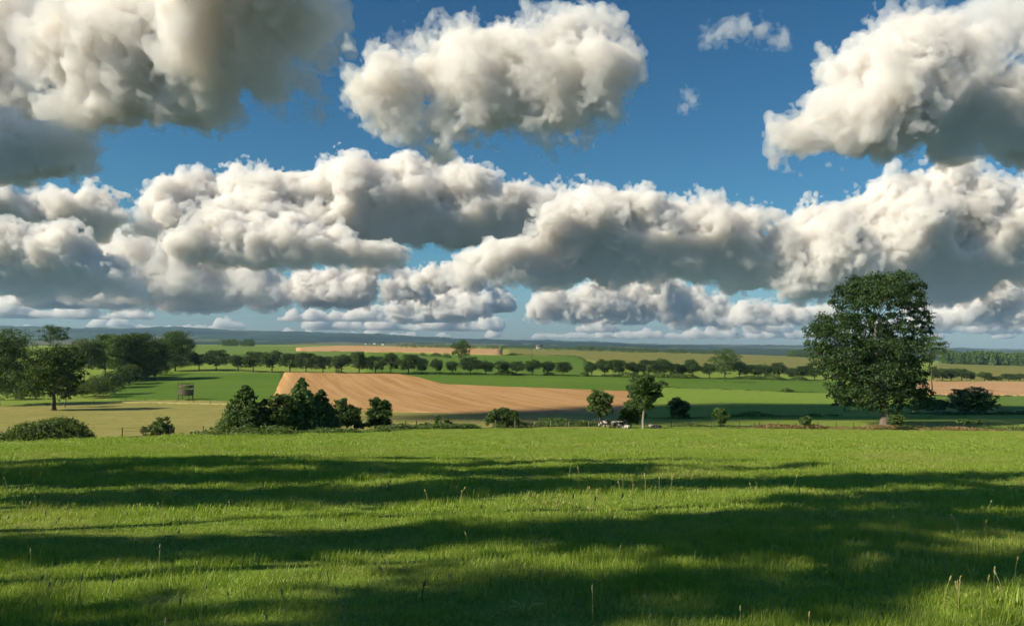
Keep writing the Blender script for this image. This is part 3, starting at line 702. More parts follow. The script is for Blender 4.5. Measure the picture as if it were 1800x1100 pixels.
T('broadleaf_tree', 'grey green tree of the woodland beside its tall right hand tree', 'tree', 272, 655, [(263,642,11),(281,642,11),(268,608,12),(280,612,12),(272,622,16),(262,632,12),(282,632,12)], 13770, 0.31, 0.35, 'ash', 118, Y=385, group=WG)
T('broadleaf_tree', 'tall dark tree ending the woodland at the near end of the avenue', 'tree', 308, 652, [(299,639,11),(317,639,11),(300,598,15),(315,596,16),(325,608,12),(292,612,15),(308,614,20),(324,625,13),(295,630,16),(310,634,18)], 25245, 0.31, 0.45, 'dark', 119, group=WG)
HG = 'round bushes in the receding hedge'
for i, (x, by, w, top, lab) in enumerate([
    (165,699,27,660,'nearest and largest bush of the receding hedge behind the lone tree'), (195,694,24,652,'dark bush second from the near end of the receding hedge'),
    (212,682,18,644,'bush third from the near end of the receding hedge'), (230,676,17,641,'bush in the middle of the receding hedge'), (248,668,16,637,'sunlit round bush beyond the middle of the receding hedge'),
    (266,664,16,634,'bush second from the far end of the receding hedge'), (285,660,15,631,'dark bush at the far end of the receding hedge by the tall woodland tree'), (146,697,14,668,'low bush at the near left foot of the receding hedge')]):
    h_ = by - top; r_ = w * 0.62
    T('bush', lab, 'bush', x, by, [(x,top+r_*0.9,r_),(x-w*0.5,by-h_*0.45,r_*0.85),(x+w*0.5,by-h_*0.5,r_*0.85),(x,by-h_*0.35,r_),(x-w*0.3,by-h_*0.25,r_*0.8),(x+w*0.35,by-h_*0.25,r_*0.8),(x+w*.2,top+r_,r_*.8)], 6500, 0.22, 0.0, 'ash' if i % 3 else 'shrub', 120 + i, group=HG, shell=0.65)
T('bush', 'low bright green thicket between the left edge tree and the lone tree', 'bush', 35, 702, [(10,685,12),(30,680,12),(50,682,10),(20,695,12),(45,695,10)], 5000, 0.24, 0.0, 'willow', 129)
T('bush', 'wide feathery bush at the meadow edge in the left corner', 'bush', 85, 783, [(85,758,19),(60,764,18),(112,764,17),(38,770,15),(132,772,13),(85,772,18),(20,778,9),(150,778,8),(100,752,12),(70,752,12)], 30000, 0.075, 0.0, 'shrub', 130, Y=54, per=14, shell=0.6, clump=0.3)
T('bush', 'small bush cut by the left edge beside the wide feathery bush', 'bush', -2, 783, [(0,773,10),(-12,776,10)], 2000, 0.11, 0.0, 'shrub', 131, Y=54)
T('young_tree', 'open twiggy sapling standing in the dry meadow near its front edge', 'tree', 278, 771, [(270,748,8),(285,742,7),(262,756,8),(292,755,9),(278,758,9),(290,764,8),(266,765,6),(278,735,4)], 2400, 0.11, 0.05, 'shrub', 132, Y=64, clump=0.3, shell=0.5)
CG = 'dark pointed trees at the meadow edge'
def cone(name, label, x, top, by, w, n, leaf, seed, Y):
    """a dense pointed tree: whorls of drooping branches on a cone"""
    rng = np.random.default_rng(seed); s = Y / 1400.0
    a = ray(x, by)[0]; p = Vector((a * Y, Y, float(H(np.array([a * Y]), np.array([float(Y)]))[0])))
    hgt = at(x, top, Y).z - p.z; R_ = w * s * 0.5
    t = empty(name, p)
    v, q, tr = join([tube([(0, 0, -0.3), (0, 0, hgt * 0.5), (0, 0, hgt * 0.97)], [0.16, 0.09, 0.01], 7)])
    mesh_np('trunk', v, quads=q, tris=tr, mat=BARK, parent=t, smooth=True)
    nb = 260; u = rng.uniform(0.0, 1, nb) ** 1.25; u[:6] = np.linspace(0.9, 1.0, 6)
    az = rng.uniform(0, 6.28, nb); rl = R_ * (1 - u) ** 0.75 * rng.uniform(0.75, 1.12, nb) + 0.04 * R_
    k = rng.choice(nb, n, p=(rl + 0.1) / (rl + 0.1).sum()); f = rng.uniform(0.15, 1, n) ** 0.6
    zz = 0.05 * hgt + u[k] * hgt * 0.93 + rl[k] * f * 0.22
    sg = 0.045 * hgt * (1 - u[k]) + 0.03
    P = np.stack([np.cos(az[k]) * rl[k] * f, np.sin(az[k]) * rl[k] * f, zz], 1) + rng.normal(size=(n, 3)) * sg[:, None] * np.array((1, 1, 0.75))
    out = np.stack([np.cos(az[k]), np.sin(az[k]), np.full(n, 0.2)], 1); P[:, 2] = np.maximum(P[:, 2], 0.03)
    V = leaf_quads(P, leaf, rng, out)
    mesh_np('crown', V, quads=np.arange(len(V)).reshape(-1, 4), mat=LEAF['fir'], parent=t)
    tag(t, label, 'tree', CG)
cone('pointed_tree', 'broad cone shaped dark tree at the left of the pointed meadow edge trees', 430, 676, 768, 88, 17000, 0.14, 10, 83)
T('bush', 'leafy bush between the broad cone tree and the tallest pointed tree', 'bush', 482, 766, [(478,712,13),(492,705,13),(470,730,15),(492,730,17),(480,748,17),(500,750,16),(465,752,12)], 9000, 0.15, 0.1, 'shrub', 141, Y=85)
cone('pointed_tree', 'tallest pointed tree of the dark group at the meadow edge', 528, 662, 763, 78, 16000, 0.14, 20, 88)
cone('pointed_tree', 'pointed dark tree right of the tallest of the meadow edge group', 563, 683, 761, 68, 13000, 0.14, 30, 90)
T('bush', 'loose bush trailing off right of the pointed dark trees', 'bush', 610, 759, [(597,710,9),(605,722,12),(620,728,11),(600,740,13),(622,742,12),(632,748,8),(590,728,10)], 6500, 0.15, 0.08, 'shrub', 144, Y=94)
T('bush', 'upright dark bush alone in front of the stubble field', 'bush', 666, 757, [(660,708,9),(676,712,9),(666,718,12),(655,728,11),(678,728,11),(666,738,14),(656,745,11),(678,745,10)], 8000, 0.15, 0.1, 'dark', 145, Y=98)
T('bush', 'thin upright sprig of a bush on the fence line', 'bush', 769, 751, [(769,738,4),(768,744,4),(771,733,3)], 900, 0.12, 0.03, 'dark', 146, Y=112)
T('bush', 'small low bush on the fence line beside the thin sprig', 'bush', 784, 752, [(778,746,6),(790,746,6),(784,743,6)], 1800, 0.13, 0.0, 'dark', 147, Y=112)
T('bush', 'wide dark dome shaped bush below the middle of the stubble field', 'bush', 883, 750, [(870,732,11),(885,728,11),(900,732,10),(862,740,9),(883,738,13),(905,740,8),(875,744,8),(895,744,8)], 8000, 0.15, 0.0, 'dark', 148, Y=118, shell=0.65)
T('bush', 'squat bush at the left of the fence line hedge', 'bush', 747, 754, [(740,750,5),(750,749,6),(732,751,4)], 1400, 0.13, 0.0, 'dark', 149, Y=110)
# cow corner
T('broadleaf_tree', 'small round tree over the cows', 'tree', 1055, 746, [(1053,697,11),(1042,704,10),(1066,702,10),(1053,712,13),(1041,718,9),(1066,718,10),(1055,727,9),(1046,690,6)], 7000, 0.17, 0.2, 'shrub', 150, Y=128)
T('broadleaf_tree', 'tree with a bare pale leaning trunk beside the cows', 'tree', 1131, 748, [(1120,675,12),(1136,668,11),(1148,682,10),(1108,685,8),(1128,688,13),(1155,695,8),(1145,700,10),(1112,698,8),(1130,705,10),(1140,716,8),(1122,716,7)], 7000, 0.19, 0.27, 'dark', 151, Y=126, bark=PALE_BARK, clump=0.24, shell=0.5)
T('bush', 'dark bush behind the pale leaning trunk', 'bush', 1110, 746, [(1105,715,9),(1115,712,9),(1100,727,10),(1114,726,11),(1125,730,9),(1095,736,8),(1110,738,10),(1090,742,5)], 6000, 0.16, 0.0, 'dark', 152, Y=131)
T('bush', 'round dark bush in the bright green field right of the pale trunk', 'bush', 1193, 736, [(1193,706,9),(1184,714,9),(1202,714,9),(1193,720,11),(1186,727,8),(1201,727,8)], 5000, 0.2, 0.12, 'dark', 153)
T('bush', 'loose dark bush at the far meadow edge right of the cows', 'bush', 1267, 752, [(1267,726,8),(1258,731,7),(1275,731,7),(1267,739,8),(1265,746,5)], 3200, 0.15, 0.08, 'dark', 154, Y=132)
T('bush', 'small round bush on the border of the two green fields', 'bush', 1164, 681, [(1163,673,6),(1169,676,5),(1158,676,4)], 1500, 0.25, 0.0, 'shrub', 155)
T('bush', 'low far bush on the field border left of the largest tree', 'bush', 1384, 690, [(1384,686,4),(1378,687,3.5),(1391,688,3.5)], 1200, 0.25, 0.0, 'shrub', 156)
T('broadleaf_tree', 'tall dark tree standing behind the gap left part of the avenue', 'tree', 810, 641, [(802,608,8),(814,606,9),(822,613,7),(808,616,10),(800,621,6),(818,622,7),(810,626,6)], 5000, 0.35, 0.4, 'dark', 157)
T('broadleaf_tree', 'wide dark tree rising behind the right part of the avenue', 'tree', 1274, 663, [(1264,626,11),(1280,622,11),(1292,630,9),(1256,636,9),(1275,636,13),(1290,640,9),(1262,645,10)], 7000, 0.3, 0.4, 'dark', 158, Y=520)
T('willow_tree', 'pale tree in front of the wide dark tree in the avenue', 'tree', 1274, 665, [(1276,635,8),(1268,646,8),(1282,645,8),(1262,652,6),(1276,654,8)], 3000, 0.28, 0.25, 'ash', 159, Y=455)
T('broadleaf_tree', 'slim tree close in front of the left side of the largest tree', 'tree', 1484, 725, [(1480,690,9),(1492,698,9),(1474,702,8),(1486,708,9),(1498,708,7),(1470,712,5)], 3500, 0.22, 0.15, 'ash', 160)
T('broadleaf_tree', 'dark tree half hidden behind the right side of the largest tree', 'tree', 1638, 672, [(1630,602,9),(1645,600,10),(1656,608,8),(1636,612,12),(1652,618,9),(1622,618,10),(1640,626,10),(1628,634,9)], 7000, 0.3, 0.4, 'dark', 161, Y=420)
T('bush', 'rounded dark bush in the right field, rightmost of the pair', 'bush', 1722, 727, [(1718,690,11),(1732,698,10),(1708,696,10),(1740,710,8),(1722,706,14),(1705,712,10),(1735,716,9),(1715,718,9)], 8000, 0.2, 0.15, 'dark', 162)
T('bush', 'dark bush joined to the left of the rounded dark bush at right', 'bush', 1688, 727, [(1686,692,9),(1694,698,9),(1680,704,9),(1690,710,10),(1676,714,7),(1694,718,8)], 6000, 0.2, 0.12, 'dark', 163)
T('bush', 'sunlit thin bush right of the largest tree trunk', 'bush', 1658, 726, [(1656,708,7),(1662,714,7),(1652,718,6)], 1800, 0.2, 0.05, 'ash', 164)
T('bush', 'dark shaded bush under the right side of the largest tree', 'bush', 1630, 727, [(1622,706,10),(1638,708,10),(1612,714,9),(1630,714,12),(1645,716,8)], 5000, 0.2, 0.0, 'dark', 165)
T('bush', 'weedy bush against the foot of the largest tree', 'bush', 1577, 748, [(1574,736,7),(1582,734,6),(1570,743,5),(1582,742,6)], 2200, 0.15, 0.0, 'dark', 166, Y=136)
T('bush', 'small weedy bush in the reddish grass left of the largest tree', 'bush', 1418, 750, [(1414,738,6),(1422,736,5),(1418,744,6),(1408,744,4)], 1900, 0.15, 0.0, 'dark', 167, Y=137)
T('bush', 'left one of the two small bushes on the right fence', 'bush', 1696, 747, [(1694,741,5),(1702,743,4),(1688,743,4)], 1200, 0.15, 0.0, 'dark', 168, Y=140)
T('bush', 'right one of the two small bushes on the right fence', 'bush', 1720, 747, [(1719,741,4),(1724,743,3)], 900, 0.15, 0.0, 'dark', 169, Y=140)
# rows of low growth ---------------------------------------------------------
def strip(name, label, cat, pts, hgt, wid, n, leaf, kind, seed, Y=None, ymin=30.0, kindtag=None, group=None):
    """a low run of growth along the ground between picture points"""
    rng = np.random.default_rng(seed); P = []
    for (x, y) in pts:
        P.append(ground(x, y, ymin) if Y is None else Vector((ray(x, y)[0] * Y, Y, 0)))
    seg = [(P[i + 1] - P[i]).length for i in range(len(P) - 1)]; cum = np.concatenate([[0], np.cumsum(seg)])
    t = rng.uniform(0, cum[-1], n)
    X = np.interp(t, cum, [p.x for p in P]); Yv = np.interp(t, cum, [p.y for p in P])
    prof = np.clip(0.55 + 0.7 * fbm(np.stack([t / (hgt * 4), np.zeros(n), np.full(n, seed)], 1), 3, seed), 0.08, 1.5)
    z = rng.uniform(0, 1, n) ** 0.7 * hgt * prof
    X = X + rng.normal(size=n) * wid * 0.3; Yv = Yv + rng.normal(size=n) * wid * 0.5
    Z = H(X, Yv) + z
    V = leaf_quads(np.stack([X, Yv, Z], 1), leaf, rng, np.array((0, 0, 0.3)))
    o0 = P[0]; org = Vector((o0.x, o0.y, float(H(np.array([o0.x]), np.array([o0.y]))[0])))
    ob = mesh_np(name, V - np.array(org), quads=np.arange(len(V)).reshape(-1, 4), mat=LEAF[kind]); ob.location = org
    tag(ob, label, cat, group, kindtag)
    return ob
strip('hedge', 'low dark hedge under the left part of the avenue', 'hedge', [(590,657),(800,659.5),(1003,661.5)], 2.3, 2.2, 11000, 0.3, 'dark', 301)
strip('hedge', 'low dark hedge under the right part of the avenue', 'hedge', [(1022,662),(1200,665),(1445,669)], 2.8, 2.4, 12000, 0.3, 'dark', 302)
strip('hedge', 'dark field hedge between the shaded green fields at right', 'hedge', [(1150,736),(1290,733.5),(1400,733),(1470,732)], 1.0, 1.5, 5000, 0.2, 'dark', 303, ymin=140)
strip('hedge', 'ragged weedy hedge along the meadow fence below the stubble field', 'hedge', [(690,756),(800,754),(900,752.5),(1000,751),(1050,750)], 1.1, 1.4, 9000, 0.13, 'shrub', 304, ymin=90)
strip('hedge', 'dark rough hedge left of the cows', 'hedge', [(960,750),(1000,750),(1045,749)], 2.2, 2.0, 6000, 0.15, 'dark', 305, Y=131)
strip('hedge', 'thin dark hedge row right of the largest tree below the stubble strip', 'hedge', [(1600,697),(1700,697.5),(1850,699)], 0.8, 1.0, 2500, 0.25, 'dark', 306)
strip('hedge', 'dark shaded hedge behind the fence at far right', 'hedge', [(1570,729),(1680,729),(1860,728)], 1.1, 1.6, 6000, 0.2, 'dark', 307, ymin=142)
strip('dry_grass', None, None, [(1300,751),(1420,749.5),(1556,748.5),(1700,748.5),(1860,749)], 0.65, 2.4, 14000, 0.14, 'dry', 308, Y=138, kindtag='stuff')
strip('weeds', None, None, [(1180,750),(1300,750),(1480,749.5),(1700,748.5),(1860,749)], 0.9, 2.0, 7000, 0.13, 'shrub', 309, Y=139, kindtag='stuff')
strip('tall_grass', None, None, [(350,768),(470,765),(700,757)], 0.6, 1.5, 5000, 0.10, 'shrub', 310, ymin=60, kindtag='stuff')
strip('hedge', 'dark field edge hedge beyond the avenue under the olive crop field', 'hedge', [(884,624.5),(950,625),(1008,627)], 2.2, 2.0, 3000, 0.5, 'dark', 311)
strip('hedge', 'curved hedge dropping from the olive crop field to the avenue gap', 'hedge', [(1008,627),(1024,632),(1036,640)], 1.8, 2.0, 1800, 0.45, 'shrub', 312)
strip('hedge', 'thin dark hedge line on the border of the two green fields', 'hedge', [(1170,682.5),(1300,686.5),(1400,691),(1470,692)], 0.7, 1.0, 3000, 0.22, 'dark', 313)
strip('hedge', 'dark hedge of small trees below the far tan strip left of the dark tree', 'hedge', [(740,626),(775,628),(792,630)], 3.5, 3.0, 2500, 0.5, 'shrub', 314)
# far woods that read as one mass
def wood(name, pts, hgt, depth, n, seed, conifer):
    rng = np.random.default_rng(seed); V = []
    P = [ground(x, y, 300.0) for x, y in pts]
    for k in range(n):
        t = rng.uniform(0, len(P) - 1); i = int(t); p = P[i].lerp(P[i + 1], t - i)
        x = p.x * (1 + 0); y = p.y + rng.uniform(0, depth); x = x * y / p.y
        z = float(H(np.array([x]), np.array([y]))[0]); h_ = hgt * rng.uniform(0.7, 1.15)
        m_ = 90
        u = rng.uniform(0, 1, m_) ** (0.7 if conifer else 1.0); a = rng.uniform(0, 6.28, m_)
        r_ = h_ * (0.22 * (1 - u) + 0.02 if conifer else 0.42 * np.sqrt(np.clip(1 - (2 * u - 0.9) ** 2, 0.02, 1)))
        q = np.stack([x + r_ * np.cos(a), y + r_ * np.sin(a), z + u * h_], 1)
        V.append(leaf_quads(q, h_ * 0.075, rng, np.array((0, 0, 0.2))))
    V = np.concatenate(V)
    o = mesh_np(name, V, quads=np.arange(len(V)).reshape(-1, 4), mat=LEAF['fir' if conifer else 'dark']); o['kind'] = 'stuff'
wood('spruce_wood', [(1655,640),(1740,643),(1860,645)], 20, 60, 260, 401, True)
wood('distant_wood', [(1385,628),(1450,630)], 14, 60, 90, 402, False)
wood('distant_wood', [(385,608.5),(420,609),(450,609)], 11, 60, 60, 403, False)
wood('distant_wood', [(1010,617.5),(1150,621),(1260,624)], 9, 90, 160, 404, False)
wood('distant_wood', [(700,612),(860,614.5),(1010,617)], 7, 60, 130, 405, False)
# ------------------------------------------------------------------ trees beside the viewer, out of the frame on the left: their shade lies on the meadow
for i, (x, Y, lo, hi, w, n) in enumerate([(-24, 2.6, 3, 27, 1.4, 6500), (-24, 9.8, 3, 29, 2.6, 8500), (-26, 14.1, 4, 27, 2.2, 6500), (-27, 17.4, 4, 25, 1.6, 4500), (-30, 20.2, 3, 21, 2.1, 6000),
                                          (-13, 9.7, 13, 20, 2.3, 3800), (-24, -2.7, 4, 24, 2.1, 6000), (-24, -6.4, 3, 26, 2.4, 6200), (-14, 4.6, 9.5, 20, 2.0, 3600), (-15, 12.7, 14, 22, 2.2, 3600)]):
    rng = np.random.default_rng(510 + i); lobes = []
    for k in range(int((hi - lo) * 0.9) + 4):
        u = (k + 0.5) / (int((hi - lo) * 0.9) + 4); a = rng.uniform(0, 6.28); q = w * (0.35 + 0.65 * math.sin(math.pi * min(1, u + 0.15)))
        lobes.append((q * 0.5 * math.cos(a), q * 0.5 * math.sin(a), lo + 0.6 + u * (hi - lo - 1.2), q * 0.62, q * 0.62, 1.0))
    o = build_tree('roadside_tree', lobes, n, 0.24, 0.22, 'oak', 510 + i, clump=0.42, shell=0.25, limbs=12)
    o.location = (x, Y, float(H(np.array([float(x)]), np.array([float(Y)]))[0]))
    tag(o, 'tall leafy roadside tree out of the frame at the left, shading the meadow', 'tree', 'roadside trees left of the view')

# ------------------------------------------------------------------ grass
def grass_mat():
    m, n, l = nodes('grass_blades')
    gi = n.new('ShaderNodeNewGeometry'); pos = gi.outputs['Position']
    base = mixc(n, l, noise_node(n, l, pos, 0.25, 4), (0.158, 0.268, 0.024), (0.250, 0.345, 0.046))
    base = mixc(n, l, gi.outputs['Random Per Island'], base, (0.290, 0.385, 0.064))
    r = n.new('ShaderNodeMath'); r.operation = 'MULTIPLY'; r.use_clamp = True
    f1 = noise_node(n, l, pos, 0.22, 4, 0.6, 0.47, 0.70); l.new(f1, r.inputs[0])
    f2 = n.new('ShaderNodeMapRange'); f2.inputs[1].default_value = 0.25; f2.inputs[2].default_value = 0.9; l.new(gi.outputs['Random Per Island'], f2.inputs[0]); l.new(f2.outputs[0], r.inputs[1])
    col = mixc(n, l, r.outputs[0], base, (0.42, 0.38, 0.16))
    d = n.new('ShaderNodeBsdfPrincipled'); d.inputs['Roughness'].default_value = 0.45; d.inputs['Specular IOR Level'].default_value = 0.35; l.new(col, d.inputs['Base Color'])
    t = n.new('ShaderNodeBsdfTranslucent'); l.new(mixc(n, l, 1.0, col, (1.12, 1.25, 0.5), 'MULTIPLY'), t.inputs['Color'])
    mx = n.new('ShaderNodeMixShader'); mx.inputs[0].default_value = 0.4; l.new(d.outputs[0], mx.inputs[1]); l.new(t.outputs[0], mx.inputs[2])
    o = n.new('ShaderNodeOutputMaterial'); l.new(mx.outputs[0], o.inputs['Surface'])
    return m
GM = grass_mat()
def tuft(seed, blades, radius, height, width):
    rng = np.random.default_rng(seed); V = []; Q = []; T = []
    for k in range(blades):
        a = rng.uniform(0, 6.28); r = radius * math.sqrt(rng.uniform()); x, y = r * math.cos(a), r * math.sin(a)
        h = height * rng.uniform(0.45, 1.15); b = rng.uniform(0, 6.28); ln = h * rng.uniform(0.2, 0.9)
        dx, dy = math.cos(b), math.sin(b); w = width * rng.uniform(0.6, 1.2); px_, py_ = -dy * w, dx * w
        n = len(V)
        for f, g, ww in ((0, 0, 1), (0.6, 0.3, 0.85)):
            V += [(x + dx * ln * g + px_ * ww, y + dy * ln * g + py_ * ww, h * f - 0.02), (x + dx * ln * g - px_ * ww, y + dy * ln * g - py_ * ww, h * f - 0.02)]
        V.append((x + dx * ln, y + dy * ln, h * (1 - 0.15 * ln / h)))
        Q.append((n, n + 1, n + 3, n + 2)); T.append((n + 2, n + 3, n + 4))
    return V, Q, T
def lone(name, V, Q, T, mat):
    o = mesh_np(name, V, quads=Q, tris=T, mat=mat); COL.objects.unlink(o); return o
def scatter(name, sources, X, Y, scl, idx, rng):
    colx = bpy.data.collections.new(name + '_source')
    for s in sources: colx.objects.link(s)
    Z = H(X, Y)
    me = bpy.data.meshes.new(name); V = np.stack([X, Y, Z], 1).astype(np.float32)
    me.vertices.add(len(V)); me.vertices.foreach_set('co', V.ravel())
    a = me.attributes.new('rot', 'FLOAT_VECTOR', 'POINT'); rot = np.zeros((len(V), 3), dtype=np.float32); rot[:, 2] = rng.uniform(0, 6.28, len(V)); rot[:, 0] = -0.09; a.data.foreach_set('vector', rot.ravel())
    a = me.attributes.new('scl', 'FLOAT_VECTOR', 'POINT'); a.data.foreach_set('vector', np.asarray(scl, dtype=np.float32).ravel())
    a = me.attributes.new('idx', 'INT', 'POINT'); a.data.foreach_set('value', np.asarray(idx, dtype=np.int32))
    o = bpy.data.objects.new(name, me); COL.objects.link(o); o['kind'] = 'stuff'
    ng = bpy.data.node_groups.new(name, 'GeometryNodeTree')
    ng.interface.new_socket('Geometry', in_out='INPUT', socket_type='NodeSocketGeometry'); ng.interface.new_socket('Geometry', in_out='OUTPUT', socket_type='NodeSocketGeometry')
    gi = ng.nodes.new('NodeGroupInput'); go = ng.nodes.new('NodeGroupOutput')
    ip = ng.nodes.new('GeometryNodeInstanceOnPoints'); ci = ng.nodes.new('GeometryNodeCollectionInfo')
    ci.inputs['Collection'].default_value = colx; ci.inputs['Separate Children'].default_value = True; ci.inputs['Reset Children'].default_value = True
    def attr(nm, ty):
        x = ng.nodes.new('GeometryNodeInputNamedAttribute'); x.data_type = ty; x.inputs['Name'].default_value = nm; return x.outputs[0]
    ng.links.new(gi.outputs[0], ip.inputs['Points']); ng.links.new(ci.outputs[0], ip.inputs['Instance'])
    ip.inputs['Pick Instance'].default_value = True
    ng.links.new(attr('idx', 'INT'), ip.inputs['Instance Index']); ng.links.new(attr('rot', 'FLOAT_VECTOR'), ip.inputs['Rotation']); ng.links.new(attr('scl', 'FLOAT_VECTOR'), ip.inputs['Scale'])
    ng.links.new(ip.outputs[0], go.inputs[0])
    md = o.modifiers.new('scatter', 'NODES'); md.node_group = ng
    return o
def meadow(name, y0, y1, density, sources, seed, base_scale, wide=0.72):
    rng = np.random.default_rng(seed); area = wide * (y1 * y1 - y0 * y0); n = int(area * density)
    Y = np.sqrt(rng.uniform(y0 * y0, y1 * y1, n)); X = Y * wide * rng.uniform(-1, 1, n)
    k = Y < edge(900 + 1400 * X / Y) * 1.0; X, Y = X[k], Y[k]; n = len(X)
    P = np.stack([X, Y, np.zeros(n)], 1)
    t = np.clip(0.95 + 0.55 * fbm(P / 1.4, 3, 33) + 0.35 * fbm(P / 6.0, 2, 34), 0.4, 1.9)
    s = base_scale * rng.uniform(0.8, 1.2, n)
    scl = np.stack([s, s, s * t], 1)
    return scatter(name, sources, X, Y, scl, rng.integers(0, len(sources), n), rng)
if True:
    near = [lone('tuft', *tuft(600 + k, 80, 0.22, 0.09, 0.0030), GM) for k in range(5)]
    mid = [lone('tuft', *tuft(620 + k, 80, 0.34, 0.095, 0.0055), GM) for k in range(5)]
    far = [lone('tuft', *tuft(640 + k, 90, 0.75, 0.085, 0.015), GM) for k in range(5)]
    meadow('grass', 3.6, 14, 30, near, 71, 1.0, 0.95)
    meadow('grass', 14, 42, 9, mid, 72, 1.0, 0.9)
    meadow('grass', 42, 142, 1.6, far, 73, 1.0, 0.85)
    weedy = [lone('tuft', *tuft(660 + k, 46, 0.16, 0.15, 0.006), GM) for k in range(4)]
    rngw = np.random.default_rng(77); Yw = np.sqrt(rngw.uniform(4.2 ** 2, 34 ** 2, 900)); Xw = Yw * rngw.uniform(-0.74, 0.74, 900)
    kw = fbm(np.stack([Xw / 2.5, Yw / 2.5, Yw * 0], 1), 2, 55) > 0.05; Xw, Yw = Xw[kw], Yw[kw]; sw = rngw.uniform(0.6, 1.3, len(Xw))
    scatter('weeds', weedy, Xw, Yw, np.stack([sw, sw, sw * rngw.uniform(0.7, 1.2, len(Xw))], 1), rngw.integers(0, 4, len(Xw)), rngw)
# taller seed stalks standing above the sward
def stalks(seed, spots, mat):
    rng = np.random.default_rng(seed); V = []; T = []; Q = []
    for x, y, h in spots:
        z = float(H(np.array([x]), np.array([y]))[0]); b = rng.uniform(0, 6.28); ln = h * rng.uniform(0.05, 0.35); w = 0.0016 + 0.00022 * y
        pts = [(x + math.cos(b) * ln * f * f, y + math.sin(b) * ln * f * f, z + h * f) for f in (0, 0.4, 0.75, 1.0)]
        v, q, t = tube(pts, [w, w * 0.9, w * 0.8, w * 0.5], 3); n = len(V); V += [tuple(p) for p in v]; Q += [tuple(i + n for i in f) for f in q]; T += [tuple(i + n for i in f) for f in t]
        e = np.array(pts[-1]); d = e - np.array(pts[-2]); d /= np.linalg.norm(d)
        v, q, t = tube([e - d * 0.01, e + d * h * 0.06, e + d * h * 0.14, e + d * h * 0.2], [w, w * 3.2, w * 2.6, w * 0.4], 4); n = len(V); V += [tuple(p) for p in v]; Q += [tuple(i + n for i in f) for f in q]; T += [tuple(i + n for i in f) for f in t]
    o = mesh_np('tall_grass', V, quads=Q, tris=T, mat=mat); o['kind'] = 'stuff'; return o
STALK = plain_mat('seed_stalk', (0.20, 0.22, 0.07), (0.34, 0.30, 0.14), 4.0)
rs = random.Random(9); sp = []
for k in range(130):
    y = 5.5 * (24 / 5.5) ** rs.random(); sp.append((y * rs.uniform(-0.66, 0.66), y, rs.uniform(0.14, 0.34)))
for k in range(26):
    px = rs.gauss(1070, 90); y = rs.uniform(12.5, 20); sp.append(((px - 900) / 1400 * y, y, rs.uniform(0.25, 0.5)))
for k in range(7):
    px = rs.gauss(1680, 60); y = rs.uniform(6.8, 9); sp.append(((px - 900) / 1400 * y, y, rs.uniform(0.14, 0.26)))
stalks(5, sp, STALK)
def stem_thing(name, label, cat, px, py, height_px, stems, mat, seed):
    p = ground(px, py, 3.0); s = p.y / 1400.0; h = height_px * s; rng = random.Random(seed)
    t = empty(name, p)
    for k in range(stems):
        b = rng.uniform(0, 6.28); ln = h * rng.uniform(0.05, 0.3); hh = h * rng.uniform(0.75, 1.0)
        pts = [(math.cos(b) * ln * f * f, math.sin(b) * ln * f * f, hh * f - (0.03 if f == 0 else 0)) for f in (0, 0.35, 0.7, 1.0)]
        v, q, tr = join([tube(pts, [0.004, 0.0035, 0.003, 0.002], 5)] + [tube([np.array(pts[2]) + (np.array(pts[3]) - np.array(pts[2])) * f, np.array(pts[2]) + (np.array(pts[3]) - np.array(pts[2])) * (f + 0.22) + np.array((rng.uniform(-.01, .01), rng.uniform(-.01, .01), 0))], [0.007, 0.003], 5) for f in (0.0, 0.2, 0.4, 0.6, 0.8)])
        mesh_np('stem', v, quads=q, tris=tr, mat=mat, parent=t)
    leaf = build = []
    V = []; Q = []
    for k in range(5):
        b = rng.uniform(0, 6.28); L_ = h * rng.uniform(0.35, 0.6); w = L_ * 0.09; dx, dy = math.cos(b), math.sin(b); n = len(V)
        for f, z in ((0, 0), (0.4, 0.45), (0.8, 0.5), (1.0, 0.35)):
            ww = w * (0.4 if f == 0 else 1.0 if f < 0.9 else 0.1); V += [(dx * L_ * f - dy * ww, dy * L_ * f + dx * ww, z * L_), (dx * L_ * f + dy * ww, dy * L_ * f - dx * ww, z * L_)]
        for i in range(3): Q.append((n + 2 * i, n + 2 * i + 1, n + 2 * i + 3, n + 2 * i + 2))
    mesh_np('leaves', V, quads=Q, mat=GM, parent=t)
    tag(t, label, cat)
RUST = plain_mat('dock_stem', (0.16, 0.06, 0.03), (0.24, 0.10, 0.05), 20.0)
stem_thing('dock_plant', 'reddish brown dried dock stalks standing in the foreground grass left of centre', 'plant', 742, 1052, 34, 3, RUST, 1)
stem_thing('grass_stalk', 'single pale upright stalk in the shaded foreground grass near the bottom centre', 'plant', 922, 1078, 66, 1, STALK, 2)
stem_thing('grass_stalk', 'single dark upright stalk in the shaded meadow right of the sunlit tuft', 'plant', 1453, 915, 56, 1, STALK, 3)
stem_thing('grass_stalk', 'bent pale stalks in the bottom right corner of the meadow', 'plant', 1686, 1072, 60, 3, STALK, 4)

